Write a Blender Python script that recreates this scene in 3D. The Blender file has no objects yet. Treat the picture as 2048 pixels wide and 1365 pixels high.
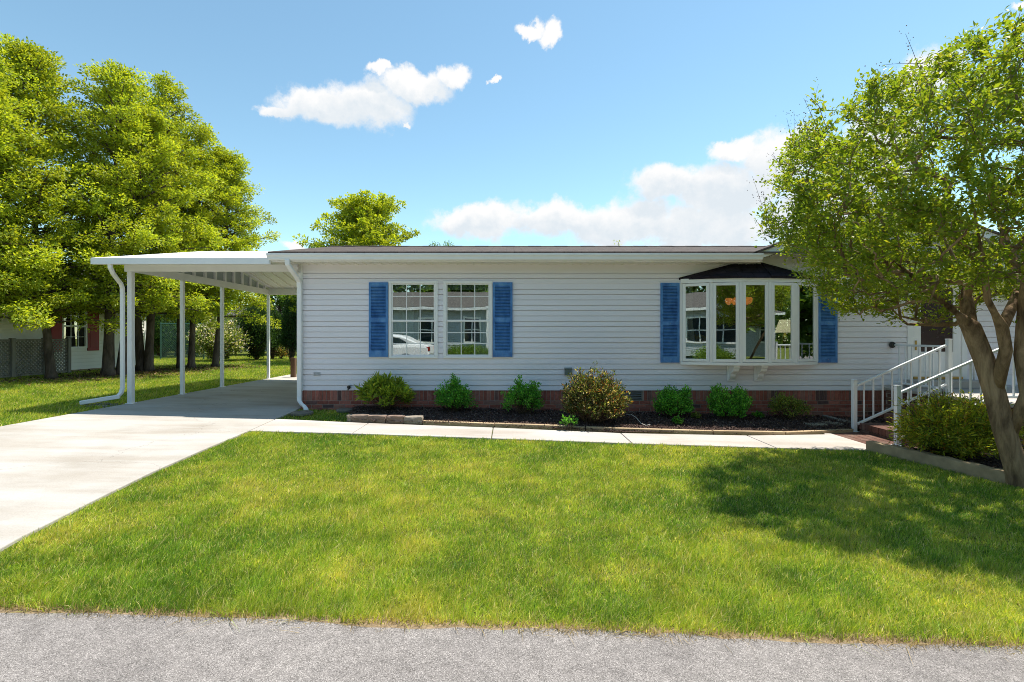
import bpy, bmesh, math, random
import numpy as np
from mathutils import Vector, Matrix

random.seed(7)
RNG = np.random.default_rng(7)
S = bpy.context.scene
COL = S.collection
PI = math.pi

# ------------------------------------------------------------------ layout
FPX, VX, VY, EYE = 967.0, 1018.0, 671.0, 1.4       # lens in photo pixels, used to survey the lot
WALL = 9.12                                        # distance of the front wall


def gz(x):
    """height of the lot: it falls gently to the right"""
    return -0.022 * (min(max(x, -14.0), 12.0) + 4.0)


def gza(x):
    return -0.022 * (np.clip(x, -14.0, 12.0) + 4.0)


def gp(px, py, lift=0.0):
    """survey point on the sloping ground"""
    r = (px - VX) / (py - VY)
    k = EYE - 0.0 + 0.022 * 4.0
    X = k * r / (1 - 0.022 * r)
    h = EYE - gz(X)
    return Vector((X, FPX * h / (py - VY), gz(X) + lift))


def at(px, py, D):
    return Vector(((px - VX) * D / FPX, D, EYE + (VY - py) * D / FPX))


# ------------------------------------------------------------------ materials
def new_mat(name):
    m = bpy.data.materials.new(name)
    m.use_nodes = True
    nt = m.node_tree
    return m, nt, nt.nodes, nt.links, nt.nodes['Principled BSDF']


def ramp(nt, fac, stops):
    r = nt.nodes.new('ShaderNodeValToRGB')
    e = r.color_ramp.elements
    while len(e) < len(stops):
        e.new(0.5)
    for k, (p, c) in enumerate(stops):
        e[k].position = p
        e[k].color = (*c, 1) if len(c) == 3 else c
    nt.links.new(fac, r.inputs['Fac'])
    return r


def texco(nt, kind='Object', scale=(1, 1, 1)):
    t = nt.nodes.new('ShaderNodeTexCoord')
    mp = nt.nodes.new('ShaderNodeMapping')
    mp.inputs['Scale'].default_value = scale
    nt.links.new(t.outputs[kind], mp.inputs['Vector'])
    return mp.outputs['Vector']


def noise_n(nt, vec, scale, detail=4, rough=0.55, dist=0.0):
    n = nt.nodes.new('ShaderNodeTexNoise')
    n.inputs['Scale'].default_value = scale
    n.inputs['Detail'].default_value = detail
    n.inputs['Roughness'].default_value = rough
    n.inputs['Distortion'].default_value = dist
    if vec is not None:
        nt.links.new(vec, n.inputs['Vector'])
    return n


def bump(nt, height, strength=0.3, dist=0.01):
    b = nt.nodes.new('ShaderNodeBump')
    b.inputs['Strength'].default_value = strength
    b.inputs['Distance'].default_value = dist
    nt.links.new(height, b.inputs['Height'])
    nt.links.new(b.outputs['Normal'], nt.nodes['Principled BSDF'].inputs['Normal'])
    return b


def mixc(nt, fac, a, b, mode='MIX'):
    m = nt.nodes.new('ShaderNodeMix')
    m.data_type = 'RGBA'
    m.blend_type = mode
    for sock, v in ((m.inputs[0], fac), (m.inputs[6], a), (m.inputs[7], b)):
        if hasattr(v, 'is_output'):
            nt.links.new(v, sock)
        elif isinstance(v, (int, float)):
            sock.default_value = v
        else:
            sock.default_value = (*v, 1)
    return m.outputs[2]


def math_n(nt, op, a, b=None, c=None):
    m = nt.nodes.new('ShaderNodeMath')
    m.operation = op
    for k, v in enumerate((a, b, c)):
        if v is None:
            continue
        if hasattr(v, 'is_output'):
            nt.links.new(v, m.inputs[k])
        else:
            m.inputs[k].default_value = v
    return m.outputs[0]


def simple(name, c, rough=0.5, var=0.08, scale=6.0, bmp=0.0, bscale=60.0, spec=0.5, metal=0.0, stretch=(1, 1, 1)):
    """paint / plastic / wood with a little wear"""
    m, nt, N, L, P = new_mat(name)
    v = texco(nt, 'Object', stretch)
    n = noise_n(nt, v, scale, 5)
    lo = tuple(max(0, x * (1 - var)) for x in c)
    hi = tuple(min(1, x * (1 + var)) for x in c)
    r = ramp(nt, n.outputs['Fac'], [(0.3, lo), (0.7, hi)])
    L.new(r.outputs['Color'], P.inputs['Base Color'])
    rr = math_n(nt, 'MULTIPLY_ADD', n.outputs['Fac'], 0.2, rough - 0.1)
    L.new(rr, P.inputs['Roughness'])
    P.inputs['Specular IOR Level'].default_value = spec
    P.inputs['Metallic'].default_value = metal
    if bmp > 0:
        n2 = noise_n(nt, v, bscale, 4)
        bump(nt, n2.outputs['Fac'], bmp, 0.004)
    return m


M = {}
M['white'] = simple('white_trim', (0.87, 0.86, 0.85), 0.4, 0.03, 3)
M['vinyl'] = simple('white_vinyl_frame', (0.88, 0.87, 0.86), 0.35, 0.02, 3)
M['cream_trim'] = simple('cream_trim', (0.78, 0.75, 0.67), 0.5, 0.04, 3)
M['railing'] = simple('railing_white', (0.74, 0.77, 0.80), 0.35, 0.03, 4)
M['black'] = simple('black_metal', (0.02, 0.02, 0.022), 0.4, 0.2)
M['grey_metal'] = simple('grey_metal', (0.30, 0.31, 0.32), 0.45, 0.1, 8, metal=0.3)
M['grey_plastic'] = simple('grey_plastic', (0.48, 0.48, 0.50), 0.5, 0.06)
M['green_grey'] = simple('grey_green_box', (0.16, 0.19, 0.17), 0.5, 0.1)
M['brass'] = simple('brass', (0.45, 0.30, 0.10), 0.35, 0.1, metal=0.8)
M['red_shutter'] = simple('red_shutter', (0.30, 0.022, 0.035), 0.5, 0.12, 5)
M['wood_post'] = simple('brown_wood', (0.13, 0.075, 0.045), 0.8, 0.3, 4, 0.5, 40, 0.2, stretch=(1, 1, 0.2))
M['old_wood'] = simple('weathered_wood', (0.26, 0.235, 0.20), 0.85, 0.25, 8, 0.5, 50, 0.2, stretch=(1, 1, 0.15))
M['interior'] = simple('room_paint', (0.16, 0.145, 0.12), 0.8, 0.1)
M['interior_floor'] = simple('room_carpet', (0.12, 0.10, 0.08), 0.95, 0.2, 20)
M['mustard'] = simple('mustard_fabric', (0.62, 0.50, 0.05), 0.9, 0.15, 10, 0.3, 120, 0.1)
M['carpaint'] = simple('car_white', (0.8, 0.8, 0.8), 0.2, 0.02)
M['rubber'] = simple('rubber', (0.025, 0.025, 0.025), 0.8, 0.2)
M['taillight'] = simple('taillight_red', (0.25, 0.01, 0.01), 0.2, 0.1)
M['car_glass'] = simple('car_glass', (0.02, 0.03, 0.035), 0.06, 0.1)
M['grey_or_shaded_siding'] = simple('grey_or_shaded_siding', (0.42, 0.46, 0.48), 0.6, 0.05)
M['door_glass'] = simple('dark_door_glass', (0.035, 0.012, 0.012), 0.25, 0.2)
M['cord'] = simple('pale_cord', (0.65, 0.62, 0.55), 0.6, 0.05)
M['tan_stucco'] = simple('cream_siding_far', (0.55, 0.52, 0.42), 0.7, 0.06)


def siding_mat(name, base, warm):
    m, nt, N, L, P = new_mat(name)
    v = texco(nt, 'Object', (0.35, 0.35, 1.2))
    n = noise_n(nt, v, 1.6, 6, 0.6)
    v2 = texco(nt, 'Object', (2.0, 2.0, 60.0))
    n2 = noise_n(nt, v2, 5.0, 3)                        # moulded wood grain
    r = ramp(nt, n.outputs['Fac'], [(0.3, warm), (0.7, base)])
    g = mixc(nt, 0.05, r.outputs['Color'], n2.outputs['Color'], 'OVERLAY')
    L.new(g, P.inputs['Base Color'])
    P.inputs['Roughness'].default_value = 0.55
    P.inputs['Specular IOR Level'].default_value = 0.35
    bump(nt, n2.outputs['Fac'], 0.12, 0.002)
    return m


M['siding'] = siding_mat('lavender_grey_siding', (0.87, 0.83, 0.875), (0.82, 0.78, 0.81))
M['siding_next'] = siding_mat('cream_siding', (0.90, 0.87, 0.81), (0.86, 0.83, 0.76))


def shutter_mat():
    m, nt, N, L, P = new_mat('faded_blue_paint')
    v = texco(nt, 'Object', (1, 1, 0.6))
    n = noise_n(nt, v, 5.5, 6, 0.65)
    r = ramp(nt, n.outputs['Fac'], [(0.33, (0.042, 0.13, 0.36)), (0.52, (0.085, 0.24, 0.53)), (0.72, (0.16, 0.34, 0.62))])
    L.new(r.outputs['Color'], P.inputs['Base Color'])
    P.inputs['Roughness'].default_value = 0.6
    P.inputs['Specular IOR Level'].default_value = 0.3
    return m


M['shutter'] = shutter_mat()


def island_mat(name, stops, rough=0.85, nscale=18.0, nfac=0.35, bstr=0.4, spec=0.2):
    """bricks, blocks, chips: every loose piece has its own tone"""
    m, nt, N, L, P = new_mat(name)
    g = N.new('ShaderNodeNewGeometry')
    r = ramp(nt, g.outputs['Random Per Island'], stops)
    r.color_ramp.interpolation = 'LINEAR'
    v = texco(nt, 'Object')
    n = noise_n(nt, v, nscale, 6, 0.65)
    nr = ramp(nt, n.outputs['Fac'], [(0.25, (0.45, 0.45, 0.45)), (0.75, (1.25, 1.25, 1.25))])
    c = mixc(nt, nfac, r.outputs['Color'], mixc(nt, 1.0, r.outputs['Color'], nr.outputs['Color'], 'MULTIPLY'))
    L.new(c, P.inputs['Base Color'])
    P.inputs['Roughness'].default_value = rough
    P.inputs['Specular IOR Level'].default_value = spec
    n2 = noise_n(nt, v, nscale * 5, 4)
    bump(nt, n2.outputs['Fac'], bstr, 0.004)
    return m


M['brick'] = island_mat('red_brick', [(0.0, (0.31, 0.098, 0.07)), (0.35, (0.41, 0.132, 0.094)), (0.6, (0.49, 0.175, 0.13)),
                                      (0.85, (0.36, 0.18, 0.14)), (0.93, (0.17, 0.09, 0.08)), (1.0, (0.13, 0.075, 0.07))], nfac=0.7)
M['step_brick'] = island_mat('brown_step_brick', [(0, (0.13, 0.065, 0.05)), (0.5, (0.19, 0.095, 0.07)), (1, (0.22, 0.14, 0.11))], nfac=0.7)
M['mortar'] = simple('mortar', (0.42, 0.32, 0.28), 0.95, 0.15, 20, 0.4, 90, 0.1)
M['mulch'] = island_mat('bark_mulch', [(0.0, (0.06, 0.04, 0.036)), (0.6, (0.125, 0.083, 0.072)), (0.9, (0.20, 0.135, 0.112)), (1.0, (0.36, 0.28, 0.22))], 0.95, 30, 0.4, 0.3, 0.1)
M['block'] = island_mat('edging_block', [(0.0, (0.27, 0.20, 0.16)), (0.5, (0.34, 0.23, 0.18)), (1.0, (0.36, 0.31, 0.25))], 0.95, 9, 0.8, 0.7, 0.1)
M['timber'] = simple('edging_timber', (0.42, 0.31, 0.19), 0.85, 0.28, 5, 0.5, 40, 0.2, stretch=(0.3, 1, 1))
M['flag'] = simple('flagstone', (0.24, 0.21, 0.16), 0.9, 0.25, 8, 0.6, 40, 0.2)
M['stone_grey'] = simple('stepping_stone', (0.19, 0.165, 0.135), 0.95, 0.3, 14, 0.6, 60, 0.1)
M['curb'] = simple('planter_curb', (0.36, 0.265, 0.165), 0.9, 0.25, 7, 0.6, 50, 0.15)
M['litter'] = island_mat('leaf_litter', [(0.0, (0.10, 0.055, 0.03)), (0.6, (0.19, 0.11, 0.06)), (1.0, (0.32, 0.22, 0.14))], 0.95, 20, 0.3, 0.1, 0.1)


def concrete(name, base, lo, hi, crack=0.006):
    m, nt, N, L, P = new_mat(name)
    v = texco(nt, 'Object')
    n = noise_n(nt, v, 0.8, 7, 0.62)
    r = ramp(nt, n.outputs['Fac'], [(0.28, lo), (0.5, base), (0.72, hi)])
    n2 = noise_n(nt, v, 90, 3, 0.7)
    r2 = ramp(nt, n2.outputs['Fac'], [(0.3, (0.86, 0.86, 0.86)), (0.7, (1.06, 1.06, 1.06))])
    c = mixc(nt, 1.0, r.outputs['Color'], r2.outputs['Color'], 'MULTIPLY')
    n3 = noise_n(nt, texco(nt, 'Object', (0.35, 1.6, 1)), 1.7, 5, 0.6)     # sweeping brush and rain stains
    r3 = ramp(nt, n3.outputs['Fac'], [(0.38, (0.84, 0.80, 0.75)), (0.56, (1, 1, 1))])
    c = mixc(nt, 0.8, c, r3.outputs['Color'], 'MULTIPLY')
    vo = N.new('ShaderNodeTexVoronoi')
    vo.feature = 'DISTANCE_TO_EDGE'
    vo.inputs['Scale'].default_value = 0.32
    wv = N.new('ShaderNodeVectorMath')
    wv.operation = 'ADD'
    nn = noise_n(nt, v, 2.2, 5)
    L.new(v, wv.inputs[0])
    L.new(nn.outputs['Color'], wv.inputs[1])
    L.new(wv.outputs[0], vo.inputs['Vector'])
    cr = math_n(nt, 'LESS_THAN', vo.outputs['Distance'], crack * 0.4)
    c = mixc(nt, math_n(nt, 'MULTIPLY', cr, 0.35), c, (0.12, 0.11, 0.10))
    L.new(c, P.inputs['Base Color'])
    P.inputs['Roughness'].default_value = 0.9
    P.inputs['Specular IOR Level'].default_value = 0.2
    bump(nt, n2.outputs['Fac'], 0.25, 0.003)
    return m


M['drive'] = concrete('driveway_concrete', (0.455, 0.425, 0.39), (0.375, 0.345, 0.305), (0.50, 0.475, 0.44))
M['walk'] = concrete('walkway_concrete', (0.485, 0.445, 0.41), (0.41, 0.37, 0.335), (0.53, 0.495, 0.465), 0.0)


def asphalt():
    m, nt, N, L, P = new_mat('weathered_asphalt')
    v = texco(nt, 'Object')
    vo = N.new('ShaderNodeTexVoronoi')
    vo.inputs['Scale'].default_value = 260
    L.new(v, vo.inputs['Vector'])
    sep = N.new('ShaderNodeSeparateColor')
    L.new(vo.outputs['Color'], sep.inputs[0])
    r = ramp(nt, sep.outputs[0], [(0.0, (0.11, 0.10, 0.093)), (0.35, (0.21, 0.192, 0.182)), (0.8, (0.275, 0.253, 0.24)), (1.0, (0.42, 0.385, 0.365))])
    n = noise_n(nt, v, 1.1, 6, 0.6)
    r2 = ramp(nt, n.outputs['Fac'], [(0.3, (0.84, 0.83, 0.83)), (0.7, (1.10, 1.09, 1.08))])
    c = mixc(nt, 1.0, r.outputs['Color'], r2.outputs['Color'], 'MULTIPLY')
    n5 = noise_n(nt, v, 14, 4, 0.6)
    r5 = ramp(nt, n5.outputs['Fac'], [(0.35, (0.86, 0.86, 0.86)), (0.65, (1.08, 1.08, 1.08))])
    c = mixc(nt, 1.0, c, r5.outputs['Color'], 'MULTIPLY')
    # hairline cracks, mostly on the driveway side
    vc = N.new('ShaderNodeTexVoronoi')
    vc.feature = 'DISTANCE_TO_EDGE'
    vc.inputs['Scale'].default_value = 0.9
    wv = N.new('ShaderNodeVectorMath')
    wv.operation = 'ADD'
    nn = noise_n(nt, v, 3.0, 6)
    L.new(v, wv.inputs[0])
    L.new(nn.outputs['Color'], wv.inputs[1])
    L.new(wv.outputs[0], vc.inputs['Vector'])
    cr = math_n(nt, 'LESS_THAN', vc.outputs['Distance'], 0.006)
    msk = math_n(nt, 'GREATER_THAN', noise_n(nt, v, 0.5, 2).outputs['Fac'], 0.56)
    c = mixc(nt, math_n(nt, 'MULTIPLY', math_n(nt, 'MULTIPLY', cr, msk), 0.75), c, (0.03, 0.028, 0.027))
    L.new(c, P.inputs['Base Color'])
    P.inputs['Roughness'].default_value = 0.92
    P.inputs['Specular IOR Level'].default_value = 0.25
    bump(nt, vo.outputs['Distance'], 0.35, 0.005)
    return m


M['asphalt'] = asphalt()


def soil_mat():
    m, nt, N, L, P = new_mat('lawn_soil')
    v = texco(nt, 'Object')
    n = noise_n(nt, v, 1.3, 7, 0.65)
    r = ramp(nt, n.outputs['Fac'], [(0.3, (0.085, 0.115, 0.022)), (0.55, (0.13, 0.155, 0.03)), (0.75, (0.20, 0.185, 0.06))])
    n2 = noise_n(nt, v, 45, 5, 0.7)
    r2 = ramp(nt, n2.outputs['Fac'], [(0.3, (0.55, 0.55, 0.55)), (0.7, (1.2, 1.2, 1.2))])
    c = mixc(nt, 1.0, r.outputs['Color'], r2.outputs['Color'], 'MULTIPLY')
    L.new(c, P.inputs['Base Color'])
    P.inputs['Roughness'].default_value = 1.0
    P.inputs['Specular IOR Level'].default_value = 0.05
    bump(nt, n2.outputs['Fac'], 0.8, 0.03)
    return m


M['soil'] = soil_mat()
M['thatch_soil'] = simple('dry_dirt', (0.27, 0.20, 0.125), 1.0, 0.3, 12, 0.7, 60, 0.05)
M['mulch_soil'] = simple('mulch_base', (0.075, 0.049, 0.043), 1.0, 0.35, 25, 0.8, 60, 0.05)
M['gravel'] = island_mat('pale_gravel', [(0, (0.16, 0.14, 0.13)), (0.5, (0.30, 0.27, 0.25)), (1, (0.5, 0.47, 0.45))], 0.9, 20, 0.4, 0.3)


def shingles(name, c0, c1, c2):
    m, nt, N, L, P = new_mat(name)
    v = texco(nt, 'Object')
    b = N.new('ShaderNodeTexBrick')
    b.inputs['Scale'].default_value = 1.0
    b.inputs['Brick Width'].default_value = 0.3
    b.inputs['Row Height'].default_value = 0.14
    b.inputs['Mortar Size'].default_value = 0.006
    b.inputs['Color1'].default_value = (*c0, 1)
    b.inputs['Color2'].default_value = (*c1, 1)
    b.inputs['Mortar'].default_value = (*[x * 0.35 for x in c0], 1)
    L.new(v, b.inputs['Vector'])
    n = noise_n(nt, v, 7, 6, 0.7)
    r = ramp(nt, n.outputs['Fac'], [(0.35, (0.6, 0.6, 0.6)), (0.7, (1.35, 1.3, 1.25))])
    c = mixc(nt, 1.0, b.outputs['Color'], r.outputs['Color'], 'MULTIPLY')
    n2 = noise_n(nt, v, 150, 2)
    c = mixc(nt, 0.25, c, mixc(nt, n2.outputs['Fac'], c0, c2))
    L.new(c, P.inputs['Base Color'])
    P.inputs['Roughness'].default_value = 0.95
    P.inputs['Specular IOR Level'].default_value = 0.15
    bump(nt, n2.outputs['Fac'], 0.5, 0.01)
    return m


M['shingle'] = shingles('brown_grey_shingles', (0.075, 0.062, 0.058), (0.115, 0.095, 0.085), (0.26, 0.22, 0.20))
M['shingle_dark'] = shingles('dark_shingles', (0.020, 0.017, 0.026), (0.032, 0.027, 0.038), (0.06, 0.055, 0.07))
M['shingle_far'] = shingles('grey_shingles', (0.10, 0.09, 0.085), (0.13, 0.12, 0.11), (0.2, 0.19, 0.18))


def bark(name, lo, hi, sc=9):
    m, nt, N, L, P = new_mat(name)
    v = texco(nt, 'Object', (1, 1, 0.22))
    n = noise_n(nt, v, sc, 7, 0.65, 0.6)
    r = ramp(nt, n.outputs['Fac'], [(0.32, lo), (0.68, hi)])
    L.new(r.outputs['Color'], P.inputs['Base Color'])
    P.inputs['Roughness'].default_value = 0.9
    P.inputs['Specular IOR Level'].default_value = 0.15
    n2 = noise_n(nt, v, sc * 3, 5, 0.7)
    bump(nt, n2.outputs['Fac'], 0.8, 0.02)
    return m


M['bark_dark'] = bark('grey_brown_bark', (0.045, 0.032, 0.025), (0.16, 0.12, 0.095))
M['bark_smooth'] = bark('smooth_tan_bark', (0.10, 0.062, 0.038), (0.46, 0.31, 0.185), 11)
M['stem'] = bark('shrub_stem', (0.06, 0.04, 0.025), (0.16, 0.11, 0.07), 30)


def leaf_mat(name, trans=0.44, rough=0.5, spec=0.3, tint=(1.6, 1.5, 0.5)):
    m, nt, N, L, P = new_mat(name)
    a = N.new('ShaderNodeAttribute')
    a.attribute_name = 'col'
    L.new(a.outputs['Color'], P.inputs['Base Color'])
    P.inputs['Roughness'].default_value = rough
    P.inputs['Specular IOR Level'].default_value = spec
    t = N.new('ShaderNodeBsdfTranslucent')
    L.new(mixc(nt, 1.0, a.outputs['Color'], tint, 'MULTIPLY'), t.inputs['Color'])
    mx = N.new('ShaderNodeMixShader')
    mx.inputs[0].default_value = trans
    L.new(P.outputs[0], mx.inputs[1])
    L.new(t.outputs[0], mx.inputs[2])
    L.new(mx.outputs[0], N['Material Output'].inputs['Surface'])
    return m


M['leaf'] = leaf_mat('leaf')
M['grass'] = leaf_mat('grass_blade', 0.45, 0.5, 0.3, (1.4, 1.35, 0.6))


def glass():
    m, nt, N, L, P = new_mat('window_glass')
    N.remove(P)
    g = N.new('ShaderNodeBsdfGlossy')
    g.inputs['Roughness'].default_value = 0.0
    g.inputs['Color'].default_value = (0.93, 0.97, 0.96, 1)
    t = N.new('ShaderNodeBsdfTransparent')
    t.inputs['Color'].default_value = (0.86, 0.90, 0.88, 1)
    fr = N.new('ShaderNodeFresnel')
    fr.inputs['IOR'].default_value = 1.5
    k = math_n(nt, 'ADD', math_n(nt, 'MULTIPLY', fr.outputs[0], 0.7), 0.31)
    mx = N.new('ShaderNodeMixShader')
    L.new(k, mx.inputs[0])
    L.new(t.outputs[0], mx.inputs[1])
    L.new(g.outputs[0], mx.inputs[2])
    # old float glass is never quite flat
    v = texco(nt, 'Object')
    n = noise_n(nt, v, 2.5, 1)
    b = N.new('ShaderNodeBump')
    b.inputs['Strength'].default_value = 0.05
    b.inputs['Distance'].default_value = 0.012
    L.new(n.outputs['Fac'], b.inputs['Height'])
    L.new(b.outputs['Normal'], g.inputs['Normal'])
    L.new(mx.outputs[0], N['Material Output'].inputs['Surface'])
    return m


M['glass'] = glass()


def sheer():
    m, nt, N, L, P = new_mat('sheer_curtain')
    P.inputs['Base Color'].default_value = (0.8, 0.82, 0.8, 1)
    P.inputs['Roughness'].default_value = 0.9
    t = N.new('ShaderNodeBsdfTranslucent')
    t.inputs['Color'].default_value = (0.8, 0.82, 0.8, 1)
    mx = N.new('ShaderNodeMixShader')
    mx.inputs[0].default_value = 0.35
    L.new(P.outputs[0], mx.inputs[1])
    L.new(t.outputs[0], mx.inputs[2])
    L.new(mx.outputs[0], N['Material Output'].inputs['Surface'])
    return m


M['sheer'] = sheer()


def glow(name, c, e):
    m, nt, N, L, P = new_mat(name)
    P.inputs['Base Color'].default_value = (*c, 1)
    P.inputs['Emission Color'].default_value = (*c, 1)
    P.inputs['Emission Strength'].default_value = e
    return m


M['lampshade'] = glow('lit_lampshade', (0.9, 0.78, 0.5), 0.5)
M['amber'] = glow('lit_amber_shade', (0.85, 0.25, 0.06), 0.35)


# ------------------------------------------------------------------ mesh helpers
ORG = {}


class MB:
    def __init__(s):
        s.v, s.f = [], []

    def add(s, vs, fs):
        o = len(s.v)
        s.v += [tuple(p) for p in vs]
        s.f += [tuple(i + o for i in f) for f in fs]
        return s

    def box(s, x0, x1, y0, y1, z0, z1):
        return s.add([(x0, y0, z0), (x1, y0, z0), (x1, y1, z0), (x0, y1, z0), (x0, y0, z1), (x1, y0, z1), (x1, y1, z1), (x0, y1, z1)],
                     [(0, 3, 2, 1), (4, 5, 6, 7), (0, 1, 5, 4), (1, 2, 6, 5), (2, 3, 7, 6), (3, 0, 4, 7)])

    def obox(s, c, a, b, d):
        """box from centre and three half axes"""
        c, a, b, d = Vector(c), Vector(a), Vector(b), Vector(d)
        P = [c + i * a + j * b + k * d for k in (-1, 1) for (i, j) in ((-1, -1), (1, -1), (1, 1), (-1, 1))]
        return s.add(P, [(0, 3, 2, 1), (4, 5, 6, 7), (0, 1, 5, 4), (1, 2, 6, 5), (2, 3, 7, 6), (3, 0, 4, 7)])

    def bar(s, p, q, w, h, up=(0, 0, 1)):
        p, q = Vector(p), Vector(q)
        t = (q - p)
        L = t.length
        t.normalize()
        side = t.cross(Vector(up))
        if side.length < 1e-5:
            side = Vector((1, 0, 0))
        side.normalize()
        u = side.cross(t)
        return s.obox((p + q) / 2, t * L / 2, side * w / 2, u * h / 2)

    def prism(s, poly, off):
        off = Vector(off)
        n = len(poly)
        P = [Vector(p) for p in poly]
        return s.add(P + [p + off for p in P], [tuple(range(n))[::-1], tuple(range(n, 2 * n))] +
                     [(i, (i + 1) % n, n + (i + 1) % n, n + i) for i in range(n)])

    def quad(s, *p):
        return s.add(p, [tuple(range(len(p)))])

    def tube(s, pts, rad, n=8, cap=True):
        pts = [Vector(p) for p in pts]
        if not hasattr(rad, '__len__'):
            rad = [rad] * len(pts)
        o = len(s.v)
        ref = None
        for i, p in enumerate(pts):
            t = (pts[min(i + 1, len(pts) - 1)] - pts[max(i - 1, 0)]).normalized()
            if ref is None:
                ref = t.cross(Vector((0.31, 0.95, 0.05)))
                if ref.length < 0.1:
                    ref = t.cross(Vector((1, 0, 0)))
            ref = (ref - t * ref.dot(t)).normalized()
            b = t.cross(ref)
            for k in range(n):
                a = 2 * PI * k / n
                s.v.append(tuple(p + (ref * math.cos(a) + b * math.sin(a)) * rad[i]))
        for i in range(len(pts) - 1):
            for k in range(n):
                s.f.append((o + i * n + k, o + i * n + (k + 1) % n, o + (i + 1) * n + (k + 1) % n, o + (i + 1) * n + k))
        if cap:
            s.f.append(tuple(o + k for k in range(n))[::-1])
            s.f.append(tuple(o + (len(pts) - 1) * n + k for k in range(n)))
        return s

    def rtube(s, pts, w, h, side):
        """rectangular pipe along a path; side = constant sideways axis"""
        pts = [Vector(p) for p in pts]
        side = Vector(side).normalized()
        o = len(s.v)
        for i, p in enumerate(pts):
            t = (pts[min(i + 1, len(pts) - 1)] - pts[max(i - 1, 0)]).normalized()
            u = side.cross(t).normalized()
            for (a, b) in ((-1, -1), (1, -1), (1, 1), (-1, 1)):
                s.v.append(tuple(p + side * a * w / 2 + u * b * h / 2))
        for i in range(len(pts) - 1):
            for k in range(4):
                s.f.append((o + i * 4 + k, o + i * 4 + (k + 1) % 4, o + (i + 1) * 4 + (k + 1) % 4, o + (i + 1) * 4 + k))
        s.f.append((o + 3, o + 2, o + 1, o))
        e = o + (len(pts) - 1) * 4
        s.f.append((e, e + 1, e + 2, e + 3))
        return s

    def lathe(s, prof, c, n=20, axis='z'):
        c = Vector(c)
        o = len(s.v)
        for (r, h) in prof:
            for k in range(n):
                a = 2 * PI * k / n
                if axis == 'z':
                    d = (r * math.cos(a), r * math.sin(a), h)
                elif axis == 'y':
                    d = (r * math.cos(a), h, r * math.sin(a))
                else:
                    d = (h, r * math.cos(a), r * math.sin(a))
                s.v.append(tuple(c + Vector(d)))
        for i in range(len(prof) - 1):
            for k in range(n):
                s.f.append((o + i * n + k, o + i * n + (k + 1) % n, o + (i + 1) * n + (k + 1) % n, o + (i + 1) * n + k))
        s.f.append(tuple(o + k for k in range(n))[::-1])
        e = o + (len(prof) - 1) * n
        s.f.append(tuple(e + k for k in range(n)))
        return s

    def build(s, name, mat, parent=None, smooth=False, bevel=0.0, origin=None, fix=True):
        me = bpy.data.meshes.new(name)
        org = Vector(origin) if origin is not None else (ORG[parent.name] if parent is not None else Vector((0, 0, 0)))
        me.from_pydata([tuple(Vector(p) - org) for p in s.v], [], s.f)
        if fix:
            bm = bmesh.new()
            bm.from_mesh(me)
            bmesh.ops.recalc_face_normals(bm, faces=bm.faces)
            bm.to_mesh(me)
            bm.free()
        me.materials.append(M[mat] if isinstance(mat, str) else mat)
        if smooth:
            me.polygons.foreach_set('use_smooth', [True] * len(me.polygons))
        me.update()
        o = bpy.data.objects.new(name, me)
        COL.objects.link(o)
        ORG[o.name] = org
        if parent is not None:
            o.parent = parent
        else:
            o.location = org
        if bevel:
            b = o.modifiers.new('edge', 'BEVEL')
            b.width = bevel
            b.segments = 2
            b.limit_method = 'ANGLE'
        return o


def tag(o, label=None, cat=None, group=None, kind=None):
    if label:
        o['label'] = label
    if cat:
        o['category'] = cat
    if group:
        o['group'] = group
    if kind:
        o['kind'] = kind
    return o


def thing(name, loc, label, cat, group=None):
    o = bpy.data.objects.new(name, None)
    o.empty_display_size = 0.2
    COL.objects.link(o)
    o.location = loc
    ORG[o.name] = Vector(loc)
    return tag(o, label, cat, group)


def np_obj(name, V, F, mat, parent=None, col=None, origin=None, smooth=False):
    V = np.asarray(V, np.float64)
    F = np.asarray(F, np.int32)
    org = Vector(origin) if origin is not None else (ORG[parent.name] if parent is not None else Vector((0, 0, 0)))
    V = V - np.array(org)
    me = bpy.data.meshes.new(name)
    k = F.shape[1]
    me.vertices.add(len(V))
    me.vertices.foreach_set('co', V.astype(np.float32).ravel())
    me.loops.add(F.size)
    me.loops.foreach_set('vertex_index', F.ravel())
    me.polygons.add(len(F))
    me.polygons.foreach_set('loop_start', np.arange(0, F.size, k, dtype=np.int32))
    me.polygons.foreach_set('loop_total', np.full(len(F), k, np.int32))
    me.update(calc_edges=True)
    if col is not None:
        c = np.ones((len(V), 4), np.float32)
        c[:, :3] = col
        me.attributes.new('col', 'FLOAT_COLOR', 'POINT').data.foreach_set('color', c.ravel())
    me.materials.append(M[mat])
    if smooth:
        me.polygons.foreach_set('use_smooth', np.ones(len(F), bool))
    o = bpy.data.objects.new(name, me)
    COL.objects.link(o)
    ORG[o.name] = org
    if parent is not None:
        o.parent = parent
    else:
        o.location = org
    return o


def vnoise(x, y, scale, seed=0):
    """smooth value noise on a hashed grid"""
    x = np.asarray(x) * scale + seed * 17.3
    y = np.asarray(y) * scale - seed * 9.1
    xi, yi = np.floor(x), np.floor(y)
    fx, fy = x - xi, y - yi
    fx, fy = fx * fx * (3 - 2 * fx), fy * fy * (3 - 2 * fy)

    def h(a, b):
        t = np.sin(a * 127.1 + b * 311.7 + seed * 74.7) * 43758.5453
        return t - np.floor(t)
    return (h(xi, yi) * (1 - fx) + h(xi + 1, yi) * fx) * (1 - fy) + (h(xi, yi + 1) * (1 - fx) + h(xi + 1, yi + 1) * fx) * fy


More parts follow.
